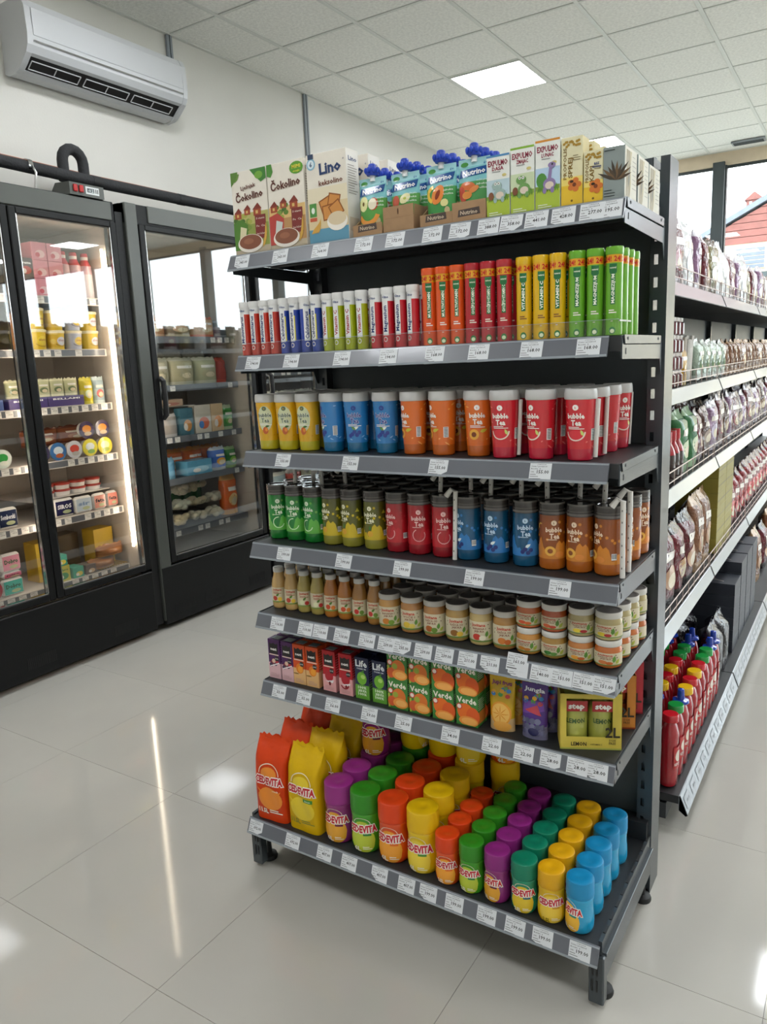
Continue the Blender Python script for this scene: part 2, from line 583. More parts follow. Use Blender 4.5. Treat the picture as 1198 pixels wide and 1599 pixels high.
# storefront glazing of the far wall
MX = [-2.1 + .0, -1.64, -.156, 1.35, 2.85, 4.35, 5.85, 7.35, 8.85, 10.35]
win = MB()
n = 1
for a, b in zip(MX[1:], MX[2:]):
    w = bpy.data.objects.new('window_%d' % n, MB().box(a + .06, b - .06, YF + .055, YF + .075, .12, .16).box(a + .06, b - .06, YF + .055, YF + .075, HEAD - .03, HEAD).mesh('window', 'window_frame'))
    COL.objects.link(w); w['kind'] = 'structure'
    MB().box(a + .06, b - .06, YF + .06, YF + .068, .12, HEAD - .03).obj('pane', 'window_glass', w)
    MB().box(a - .06, a + .06, YF - .04, YF + .12, .12, HEAD + .03, b=.003).box(a + .06, a + .075, YF + .02, YF + .1, .12, HEAD).obj('mullion', 'window_frame', w)
    n += 1

# ================================================================ OUTSIDE
struct('ground', MB().box(-60, 60, YF + .2, 90, -.4, -.1), 'asphalt')
hs = empty('house', 'pale house with brick gable and red chimney across the street, seen through window', 'house', (2.6, 20, 0))
MB().box(-5.2, 6, 0, 8, -.2, 3.92, '#d8c8ae').obj('wall', 'render_cream', hs)
fn = lambda p, q, t: (p, t, q)
bk = MB()
for r in range(15):
    z = 3.92 + r * .165
    hw = (5.2 - max(0, z + .165 - 4.02) / .5) if z + .165 > 4.02 else 5.2
    hw0 = (5.2 - max(0, z - 4.02) / .5) if z > 4.02 else 5.2
    bk.prism([(-hw0, z), (hw0, z), (hw, z + .152), (-hw, z + .152)], fn, -.03, 7.9)
bk.obj('gable', 'brick_red', hs)
rf = MB()
rf.prism([(-5.5, 3.93), (0, 6.68), (5.5, 3.93), (5.5, 4.06), (0, 6.82), (-5.5, 4.06)], fn, -.12, 8.3)
rf.obj('roof', 'roof_slate', hs)
ch = MB().box(-4.17, -3.82, .6, 1.0, 4.4, 5.06).prism([(-4.22, 5.03), (-3.77, 5.03), (-3.99, 5.22)], fn, .55, 1.05)
c = ch.obj('chimney', 'brick_red', hs)
for x in (-4.10, -3.96): MB().box(x, x + .06, .58, .6, 4.93, 4.99).obj('chimney_opening', 'wall_paint', c)
for x in (-4.3, -2.6, -.9):
    w = MB().box(x - .02, x + .72, -.04, .02, 3.3, 3.82).obj('window', 'render_cream', hs)
    s_ = MB()
    for k in range(5): s_.box(x + .02, x + .68, -.06, -.04, 3.32 + k * .1, 3.40 + k * .1)
    s_.obj('shutter', 'window_frame' if x > -4 else 'roof_slate', w)
MB().box(-5.4, 6, -.5, -.02, 3.05, 3.18, '#555').obj('canopy', 'window_frame', hs)
MB().tube([(-6.9, -7, -.1), (-6.9, -7, 4.6)], .07, 8).obj('post', 't_bar', None).name = 'street_pole'
sp = bpy.data.objects['street_pole']; sp.location = (4.98, 22 - 0, 0); tag(sp, 'pale pole standing outside the window left of the dark mullion', 'pole')
tr = empty('tree', 'green tree behind the house roof at the right edge', 'tree', (2.4, 31, -.1))
MB().tube([(0, 0, 0), (0, 0, 4.6)], [.22, .12], 8, '#5a4636').obj('trunk', 'brick_red', tr)
fo = MB()
rr = random.Random(3)
for k in range(420):
    a, b, c_ = rr.uniform(0, 2 * PI), rr.uniform(-1, 1), rr.uniform(.5, 1) ** .5
    px, py, pz = 2.3 * c_ * cos(a) * (1 - b * b) ** .5, 2.3 * c_ * sin(a) * (1 - b * b) ** .5, 5.9 + 2.1 * b * c_
    d1 = Vector((rr.uniform(-1, 1), rr.uniform(-1, 1), rr.uniform(-1, 1))).normalized() * .3
    d2 = d1.orthogonal().normalized() * .22
    P0 = Vector((px, py, pz))
    fo.add([tuple(P0 - d1), tuple(P0 + d2), tuple(P0 + d1), tuple(P0 - d2)], [(0, 1, 2, 3)])
o = fo.obj('foliage', 'leaves', tr); o['kind'] = 'stuff'

# ================================================================ AIR CONDITIONER
ac = empty('air_conditioner', 'white wall split air conditioner above the fridges', 'air conditioner', (XW, 0, 0))
A0, A1 = 1.10, 2.17
prof = [(0, 2.95), (0, 3.27), (.15, 3.275), (.195, 3.262), (.215, 3.225), (.221, 3.10), (.214, 3.05), (.196, 3.018), (.178, 3.008), (.16, 3.03), (.10, 3.00), (.112, 2.955), (.09, 2.942), (.03, 2.938)]
fnY = lambda p, q, t: (p, t, q)
MB().prism(prof, fnY, A0 + .03, A1 - .03).obj('body', 'ac_white', ac)
full = [(0, 2.95), (0, 3.272), (.15, 3.277), (.197, 3.264), (.217, 3.226), (.223, 3.10), (.216, 3.05), (.197, 3.016), (.178, 3.0), (.15, 2.975), (.115, 2.95), (.09, 2.940), (.03, 2.936)]
MB().prism(full, fnY, A0, A0 + .032).obj('end_cap', 'ac_white', ac)
MB().prism(full, fnY, A1 - .032, A1).obj('end_cap', 'ac_white', ac)
MB().box(.2195, .2235, A0 + .035, A1 - .035, 3.095, 3.222, b=.0015).obj('front_panel', 'ac_white', ac)
MB().box(.208, .222, A0 + .035, A1 - .035, 3.066, 3.074).obj('trim_strip', 'chrome', ac)
MB().prism([(.10, 3.0), (.16, 3.03), (.174, 3.01), (.112, 2.96)], fnY, A0 + .035, A1 - .035).obj('air_outlet', 'ac_dark', ac)
for k in range(3):
    y0 = A0 + .05 + k * .325
    f = MB()
    P = lambda y, s, h=0: (.118 + .062 * s + h * .6, y, 2.958 + .048 * s - h)
    for s0 in (.12, .72):
        f.tube([P(y0, s0), P(y0 + .29, s0)], .003, 6)
    for q in (0, .5, 1):
        f.tube([P(y0 + .29 * q, .12), P(y0 + .29 * q, .72)], .003, 6)
    f.obj('louver', 'ac_white', ac)

# ================================================================ PIPES over the fridges
pp = empty('insulated_pipe', 'black foam insulated refrigeration pipe along the wall above fridges', 'pipe', (-2.25, 0, 2.44))
MB().tube([(0, -1.2, .03), (0, .6, .015), (0, 1.4, 0), (0, 2.4, 0), (0, 4.5, -.01)], .03, 12).obj('pipe', 'foam', pp)
u = [(-.02, 1.22, -.02), (-.02, 1.22, .06)]
for k in range(0, 9):
    a = PI - PI * k / 8
    u.append((-.02, 1.283 + .063 * cos(a), .085 + .063 * sin(a)))
u += [(-.02, 1.346, .06), (-.02, 1.346, -.02)]
MB().tube(u, .029, 12).obj('pipe_loop', 'foam', pp)
MB().tube([(-.03, -1.2, .066), (-.03, .6, .051), (-.03, 1.4, .036), (-.03, 4.5, .026)], .0075, 8).obj('copper_line', 'copper', pp)
for y in (1.40, 2.02):
    MB().tube([(0, y - .03, 0), (0, y + .03, 0)], .032, 12).obj('tape_joint', 'rubber', pp)
MB().tube([(.03, 1.0, .012), (.03, 1.02, -.02), (.03, 1.0, -.12)], .006, 6).tube([(0, .985, .013), (0, 1.01, .013)], .033, 12).obj('clamp', 'chrome', pp)

# ================================================================ FRIDGES
FXF = -1.807
def fridge(label, y0, y1, ztop, doors, shelves, led=True, tagpat=None, body='fridge_black', base_h=.355, header=.10, chrome_side=0):
    e = empty('display_fridge', label, 'fridge', (0, (y0 + y1) / 2, 0))
    ox = -(y0 + y1) / 2
    XB = -2.44
    b = MB()
    b.box(XB, FXF - .045, y0 + ox, y0 + .03 + ox, .05, ztop)
    b.box(XB, FXF - .045, y1 - .03 + ox, y1 + ox, .05, ztop)
    b.box(XB, XB + .03, y0 + ox, y1 + ox, .05, ztop)
    b.box(XB, FXF - .01, y0 + ox, y1 + ox, ztop - header, ztop, b=.004)
    b.obj('cabinet', body, e)
    MB().box(FXF - .03, FXF, y0 + ox + .002, y1 + ox - .002, .03, base_h, b=.004).obj('kick_panel', 'fridge_black', e)
    v = MB()
    L = y1 - y0
    for g0 in (.08, .34, .76):
        for k in range(16):
            yy = y0 + L * g0 + k * .0095
            v.box(FXF, FXF + .0015, yy + ox, yy + .0045 + ox, .075, .13)
    v.obj('vent_slots', 'rubber', e)['kind'] = 'stuff'
    li = MB()
    li.box(XB + .03, XB + .034, y0 + .03 + ox, y1 - .03 + ox, base_h, ztop - header)
    li.box(XB + .03, FXF - .06, y0 + .03 + ox, y0 + .034 + ox, base_h, ztop - header)
    li.box(XB + .03, FXF - .06, y1 - .034 + ox, y1 - .03 + ox, base_h, ztop - header)
    li.box(XB + .03, FXF - .06, y0 + .03 + ox, y1 - .03 + ox, ztop - header - .01, ztop - header)
    li.box(XB + .03, FXF - .06, y0 + .03 + ox, y1 - .03 + ox, base_h - .02, base_h)
    li.obj('liner', 'fridge_inner', e)
    for (a, c, hand) in doors:
        z0, z1 = base_h + .012, ztop - header + .005
        fr = MB(); w = .036
        X0, X1 = FXF - .042, FXF
        fr.box(X0, X1, a + ox, a + w + ox, z0, z1, b=.004).box(X0, X1, c - w + ox, c + ox, z0, z1, b=.004)
        fr.box(X0, X1, a + w + ox, c - w + ox, z0, z0 + w, b=.004).box(X0, X1, a + w + ox, c - w + ox, z1 - w * .8, z1, b=.004)
        d = fr.obj('door', 'fridge_black', e)
        MB().box(FXF - .014, FXF - .009, a + w * .9 + ox, c - w * .9 + ox, z0 + w * .9, z1 - w * .7).obj('pane', 'door_glass', d)
        s = MB()
        s.box(FXF - .02, FXF - .003, a + w + ox, a + w + .004 + ox, z0 + w, z1 - w * .8).box(FXF - .02, FXF - .003, c - w - .004 + ox, c - w + ox, z0 + w, z1 - w * .8)
        s.box(FXF - .02, FXF - .003, a + w + ox, c - w + ox, z0 + w, z0 + w + .004)
        s.obj('glazing_bead', 'chrome', d)
        if hand:
            MB().tube([(FXF, hand + ox, 1.165), (FXF + .022, hand + ox, 1.18), (FXF + .026, hand + ox, 1.27), (FXF + .022, hand + ox, 1.36), (FXF, hand + ox, 1.375)], .015, 8).obj('handle', 'rubber', d)
        if led and c > 1:
            MB().box(FXF - .072, FXF - .063, c - .053 + ox, c - .044 + ox, .50, 2.02).obj('led_or_fill_strip', 'led_strip', e)
    XS = -1.945
    tg = tag_plain(.038, .03)
    for z in shelves:
        sh = MB().box(XB + .04, XS, y0 + .04 + ox, y1 - .04 + ox, z - .012, z).box(XS, XS + .006, y0 + .04 + ox, y1 - .04 + ox, z - .034, z + .003)
        s = sh.obj('shelf', 'shelf_white' if led else 'rail', e)
        r = random.Random(int(z * 100))
        yy = y0 + .07
        while yy < y1 - .1:
            if led:
                MB_dark = None
            if r.random() < (.8 if led else .35):
                o = bpy.data.objects.new('price_tag', tg); COL.objects.link(o); o.parent = s
                o.location = (XS + .0065, yy + ox, z - .032)
            yy += .058
        if led:
            MB().box(XS + .006, XS + .0064, y0 + .05 + ox, y1 - .05 + ox, z - .03, z - .001).obj('label_strip', 'rail', s)
    for yy in (y0 + .06, y1 - .06):
        MB().lathe([(.02, 0, '#222'), (.02, .02, '#222'), (.008, .022, '#222'), (.008, .05, '#222')], 10, -2.0, yy + ox).obj('foot', 'rubber', e)
    if led:
        for yy in (y0 + .062, .603): MB().box(FXF - .078, FXF - .066, yy + ox, yy + .010 + ox, .48, 2.02).obj('led_or_fill_strip', 'hidden_fill_warm', e)  # unseen fill strips, added behind the door frames to brighten the interior
    if not led:
        MB().box(FXF - .078, FXF - .066, doors[0][0] + .052 + ox, doors[0][0] + .062 + ox, .55, 2.0).obj('led_or_fill_strip', 'hidden_fill_small', e)  # added fill strip, hidden by the door frame, lifts the dim interior
    return e
mat('hidden_fill_warm', '#ffffff', emit='#ffe9d2', estr=11.0)
mat('shelf_white', '#cfc8c2', rough=.4)
def tag_plain(w, h):
    d = Decal()
    d.rect(0, 0, w, h, '#e4e0dc', 0)
    d.text('199.00', w * .6, h * .5, h * .2, '#3a3a3a', 1, w=w * .55)
    d.lines(w * .08, h * .84, w * .8, 2, h * .1, h * .04, '#777777', 1)
    return d.mesh('price_tag', lambda u, v, l: (EPS * (l + 1), u, v))
FR1 = fridge('large black two door dairy fridge at the left edge', -.02, 1.145, 2.24, [(-.015, .566, None), (.572, 1.14, None)], [1.785, 1.535, 1.262, 1.0, .715, .395], led=True)
FR2 = fridge('black single door fridge with frozen bags behind the shelf', 1.205, 2.10, 2.25, [(1.285, 2.085, 1.325)], [1.60, 1.33, 1.04, .80, .50], led=False)
MB().box(FXF - .05, FXF - .002, 1.205 - 1.6525, 1.28 - 1.6525, .05, 2.25, b=.004).obj('side_post', 'fridge_gray', FR2)
MB().box(FXF - .02, FXF - .003, -.3, .42, 2.165, 2.25, b=.003).obj('header_panel', 'fridge_gray', FR2)
FR3 = fridge('third black fridge glimpsed between the left shelf edges', 2.125, 3.3, 2.25, [(2.14, 2.72, 2.20), (2.73, 3.29, 2.80)], [1.60, 1.385, 1.10, .80, .55], led=False)
MB().box(FXF - .012, FXF - .001, -.56, .56, 2.15, 2.235, b=.003).obj('header_panel', 'fridge_gray', FR1)
for a in (1.155,):
    MB().box(FXF - .05, FXF - .02, a - 1.6525 + .0, a + .045 - 1.6525, .04, 2.2).obj('gap_filler', 'rubber', FR2)
cb = empty('fridge_controller', 'black control box with two red switches on top of fridge', 'controller', (FXF, .99, 2.24))
MB().prism([(-.16, 0), (.004, 0), (.004, .055), (-.10, .062)], fnY, -.095, .095).obj('housing', 'fridge_gray', cb)

mat('red_switch', '#b01818', rough=.25)
for y in (-.066, -.034):
    MB().box(.004, .012, y - .012, y + .012, .014, .046, b=.003).obj('switch', 'red_switch', cb)
dd = Decal(); dd.rect(0, 0, .075, .034, '#d5d9d8', 0); dd.rect(.008, .008, .048, .027, '#4a5052', 1); dd.text('-0.2', .028, .0175, .013, '#e8efee', 2, w=.03); dd.rect(.054, .008, .060, .027, '#555', 1); dd.rect(.064, .008, .070, .027, '#555', 1)
dd.obj('display', lambda u, v, l: (.0045 + EPS * (l + 1), u - .008, v + .012), cb)

# ================================================================ ENDCAP SHELVING UNIT
ZS = [1.6894, 1.4393, 1.1895, .9394, .7385, .5366, .1622]
WD, DP = .995, .336
U = empty('gondola_end_shelving', 'charcoal metal end shelving unit holding drinks and baby food', 'shelving unit', (0, 0, 0))
MB().box(.012, WD - .035, DP + .03, DP + .045, .1, 1.832).obj('back_panel', 'panel_metal', U)
def upright(x0, x1, slotx, name='upright'):
    """steel channel with a column of real slots in its front face"""
    m = MB()
    m.box(x0, x0 + .003, DP, DP + .085, .0, 1.826).box(x1 - .003, x1, DP, DP + .085, 0, 1.826)
    f0, f1 = slotx - .0045, slotx + .0045
    m.box(x0 + .003, f0, DP, DP + .003, 0, 1.80).box(f1, x1 - .003, DP, DP + .003, 0, 1.826)
    m.box(x0 + .003, x1 - .003, DP + .082, DP + .085, 0, 1.22)  # this plate and the next are added to keep the lower slots dark
    m.box(f0, f1, DP + .010, DP + .012, 0, 1.0)
    z = .02
    while z < 1.8:
        m.box(f0, f1, DP, DP + .003, z, z + .028)
        z += .05
    return m
upright(WD - .034, WD + .004, WD - .021).obj('upright', 'side_metal', U)
upright(-.004, .034, .021).obj('upright', 'side_metal', U)
for x in (WD - .015, .015):
    MB().box(x - .015, x + .015, DP - .0, DP + .085, 0, .012).obj('foot_plate', 'shelf_metal', U)

TAGC = {}
def price_tag(price, w=.0475, h=.0390):
    if price in TAGC: return TAGC[price]
    d = Decal()
    d.rect(-w / 2, 0, w / 2, h, '#d6d9dc', 0)
    d.text('198/2024', .002, h * .93, h * .05, '#555555', 1, w=w * .4)
    d.text('Cena / proizvod', -w * .08, h * .83, h * .075, '#333333', 1, w=w * .72)
    d.text('kom 1', -w * .22, h * .70, h * .075, '#333333', 1, w=w * .42)
    d.text('DIN', -w * .36, h * .52, h * .07, '#444444', 1, w=w * .13)
    d.text(price, w * .12, h * .53, h * .185, '#1c1c1c', 1, w=w * .55, bold=.035)
    d.lines(-w * .46, h * .36, -w * .05, 2, h * .11, h * .035, '#777777', 1)
    d.lines(-w * .46, h * .1, w * .3, 1, h * .1, h * .055, '#444444', 1)
    me = d.mesh('price_tag', lambda u, v, l: (u, -EPS * (l + 1), v))
    TAGC[price] = me
    return me
LIPA = math.atan2(.016, .039)
TAGS = {
 0: list(zip([.045, .17, .291, .414, .497, .591, .655, .721, .77, .824, .879, .935, .968], ['345.00', '343.00', '364.00', '172.00', '172.00', '172.00', '172.00', '388.00', '358.00', '441.00', '428.00', '277.00', '195.00'])),
 1: list(zip([.056, .183, .337, .468, .588, .694, .812, .93], ['194.00'] * 4 + ['168.00'] * 4)),
 2: list(zip([.134, .346, .588, .831], ['155.00'] * 4)),
 3: list(zip([.117, .31, .482, .673, .873], ['199.00'] * 5)),
 4: list(zip([.076, .172, .222, .291, .369, .427, .472, .533, .59, .651, .708, .772, .777, .83, .878, .926, .970], ['116.00', '110.00', '110.00', '110.00', '110.00', '239.00', '235.00', '239.00', '239.00', '211.00', '211.00', '161.00', '161.00', '140.00', '151.00', '151.00', '151.00'])),
 5: list(zip([.063, .151, .249, .366, .468, .601, .709, .789, .852, .914, .958], ['55.00', '55.00', '56.00', '59.00', '25.00', '34.00', '22.00', '22.00', '28.00', '28.00', '28.00'])),
 6: list(zip([.028, .16, .268, .347, .441, .52, .581, .652, .735, .805, .871, .955], ['692.00', '692.00', '407.00', '407.00', '407.00', '407.00', '199.00', '199.00', '199.00', '199.00', '199.00', '199.00'])),
}
RAIL_END = {1: .968, 2: .972}
for k, z in enumerate(ZS):
    y0 = -.0988 if k == 6 else 0.0
    sh = MB()
    sh.box(.004, WD - .004, y0 + .004, DP + .03, z - .004, z, b=.001)
    sh.box(.004, WD - .004, y0 + .003, y0 + .005, z - .03, z - .001)
    sh.box(.004, WD - .004, y0 + .005, y0 + .03, z - .03, z - .028)
    for yy in (.12, .22): sh.box(.03, WD - .03, yy, yy + .03, z - .02, z - .004)
    if k == 6: sh.box(.004, WD - .004, DP - .02, DP + .02, z, z + .05)
    s = sh.obj('shelf' if k < 6 else 'base_shelf', 'shelf_top', U)
    x1 = RAIL_END.get(k, WD)
    rl = MB()
    rail_p = [(y0 + .003, z + .0012), (y0, z), (y0 - .0155, z - .036), (y0 - .0165, z - .039), (y0 - .013, z - .0395), (y0 + .003, z - .004)]
    rl.prism(rail_p, lambda p, q, t: (t, p, q), 0, x1)
    r_ = rl.obj('price_rail', 'rail', s)
    th = MB()
    th.prism([(y0 - .0145, z - .0345), (y0 - .0162, z - .0345), (y0 - .0172, z - .0392), (y0 - .0155, z - .0392)], lambda p, q, t: (t, p, q), 0, x1)
    th.prism([(y0 + .0005, z + .0002), (y0 - .0012, z - .0012), (y0 - .0020, z - .003), (y0 - .0006, z - .003)], lambda p, q, t: (t, p, q), 0, x1)
    th.obj('rail_edge', 'rail_light', s)
    for n_, (x, pr) in enumerate(TAGS[k]):
        o = bpy.data.objects.new('price_tag', price_tag(pr)); COL.objects.link(o); o.parent = s
        dz, dy = -.0395, -.0163
        o.location = (x, y0 + dy - .0004 - .0003 * (n_ % 2), z + dz)
        o.rotation_euler = (-LIPA, 0, random.uniform(-.004, .004))
        if k == 4 and n_ == 11: o.location.z += .017; o.location.y += .0055
        o.rotation_euler.y = random.uniform(-.03, .03)
    if k < 6:
        for sx, xx in ((1, WD - .002), (-1, .002)):
            br = MB()
            # shelf side flange with its folded strip, and the bracket with hooks below it
            P = [(y0 + .006, z + .002), (y0 + .010, z - .016), (DP - .01, z - .016), (DP - .01, z + .0)]
            br.prism([(.006, .001), (.012, -.016), (.30, -.016), (.306, -.012), (.306, .001)], lambda p, q, t: (t, p, z + q), xx, xx + sx * .003)
            br.obj('side_flange', 'side_metal', s)
            b2 = MB()
            b2.prism([(.002, -.001), (.010, -.018), (.315, -.018), (.33, .0), (.338, -.004), (.338, -.085), (.326, -.085), (.312, -.05), (.002, -.045)], lambda p, q, t: (t, p, z + q), xx - sx * .003, xx)
            b2.obj('bracket', 'side_metal', s)
            h_ = MB()
            h_.lathe([(.003, 0, '#111'), (.003, .0008, '#111')], 8)
            hv = [(xx + sx * (.003 + v[2]), .03 + v[0], z - .006 + v[1]) for v in h_.v] + [(xx + sx * (.003 + v[2]), .28 + v[0], z - .006 + v[1]) for v in h_.v]
            hb = MB(); hb.add(hv, [f for f in h_.f] + [[i + len(h_.v) for i in f] for f in h_.f], '#111')
            hb.box(xx, xx + sx * .0006, .025, .029, z - .036, z - .024)
            hb.obj('screw_hole', 'rubber', s)
    else:
        for sx, xx in ((1, WD), (-1, 0)):
            bb = MB()
            bb.box(xx - sx * .004, xx + sx * .004, y0 + .03, DP, z - .105, z - .028, b=.001)
            bb.box(xx - sx * .0, xx + sx * .010, y0 + .02, DP, z - .034, z - .026, b=.001)
            bb.box(xx - sx * .006, xx + sx * .002, y0 + .012, DP + .02, z - .026, z + .006)
            bb.obj('base_bracket', 'side_metal', s)
            gr = MB()
            for q in range(9): gr.box(xx - sx * .005, xx + sx * .001, y0 + .04 + q * .046, y0 + .066 + q * .046, z + .006, z + .008)
            gr.obj('slot_row', 'rubber', s)['kind'] = 'stuff'
            nose = MB().box(xx - sx * .026, xx + sx * .008, y0 + .006, y0 + .034, .012, z - .03, b=.003)
            nose.obj('leg', 'side_metal', s)
            sl = MB()
            for q in (-.017, -.007):
                for zz in (.045, .085): sl.box(xx + sx * q - .002, xx + sx * q + .002, y0 + .0045, y0 + .0065, zz, zz + .028)
            sl.obj('leg_slot', 'rubber', s)
            for yy in (y0 + .06, DP - .03):
                ft = MB().lathe([(.022, 0, '#151617'), (.0235, .006, '#151617'), (.021, .013, '#151617'), (.008, .018, '#151617'), (.006, .06, '#151617')], 16, xx - sx * .008, yy)
                ft.obj('levelling_foot', 'rubber', s)
# ================================================================ PACKAGE BUILDERS
def carton_body(name, w, h, d, col, m, parent, fc=None, b=.0008, z0=0):
    return MB().box(-w / 2, w / 2, -d / 2, d / 2, z0, z0 + h, col, b=b, fc=fc).obj(name, m, parent)

def bag_fn(w, h, d, seed=0, n=3.0, wr=.0016, top=.72, taper=.0, belly=1.0):
    r = random.Random(seed)
    ph = [r.uniform(0, 6.28) for _ in range(8)]
    fq = [r.uniform(20, 75) for _ in range(8)]
    def half(v):
        t = v / h
        return w / 2 * (1 - taper * t - .035 * sin(PI * min(1, t / top)) + .02 * (t > top))
    def dep(v):
        t = v / h
        if t < top: return d / 2 * (.86 + .14 * sin(PI * t / top)) * belly
        q = (t - top) / (1 - top)
        return d / 2 * ((1 - min(1, q * 1.25)) ** .8 * .86 + .02)
    def f(u, v):
        s = min(1, abs(u) / half(v))
        wv = sum(sin(u * fq[k] * 1.6 + v * fq[(k + 3) % 8] + ph[k]) for k in range(5)) / 5
        edge = (1 - s ** n) ** (1 / n)
        return dep(v) * edge + wr * wv * (1 - s ** 6)
    return half, f

def bag_mesh(w, h, d, colf, seed=0, n=3.0, wr=.0016, top=.72, nu=14, nv=18, taper=0, zig=False, lean=.0, belly=1.0):
    half, f = bag_fn(w, h, d, seed, n, wr, top, taper, belly)
    mb = MB(); vs = []
    us = [sin(PI / 2 * (2 * i / nu - 1)) for i in range(nu + 1)]
    for sgn in (-1, 1):
        for j in range(nv + 1):
            v = h * j / nv
            for a in us:
                u = a * half(v)
                dz = (.0035 * (1 if int((a + 1) * 5) % 2 else -1) if zig and j == nv else 0)
                y = 0 if abs(a) > .9999 else sgn * f(u, v)
                vs.append((u, y + lean * (v / h) ** 3, v + dz))
    fs = []; row = nu + 1; off = row * (nv + 1)
    for g in (0, off):
        for j in range(nv):
            for i in range(nu):
                fs.append([g + j * row + i, g + j * row + i + 1, g + (j + 1) * row + i + 1, g + (j + 1) * row + i])
    o = len(mb.v); mb.v.extend(vs)
    for q, fc in enumerate(fs):
        j = (q // nu) % nv; i = q % nu
        mb.f.append([a + o for a in fc]); mb.c.append(colf(us[i], j / nv)); mb.sm.append(True)
    mb.f.append([o + i for i in range(row)] + [o + off + i for i in range(nu, -1, -1)][1:-1]); mb.c.append(colf(0, 0)); mb.sm.append(False)
    fr = lambda u, v, l: (u, -f(u, v) - EPS * (l + 2.5) + lean * (v / h) ** 3, v)
    return mb, fr

def dress(mb_name, mb, m, e):
    return mb.obj(mb_name, m, e)

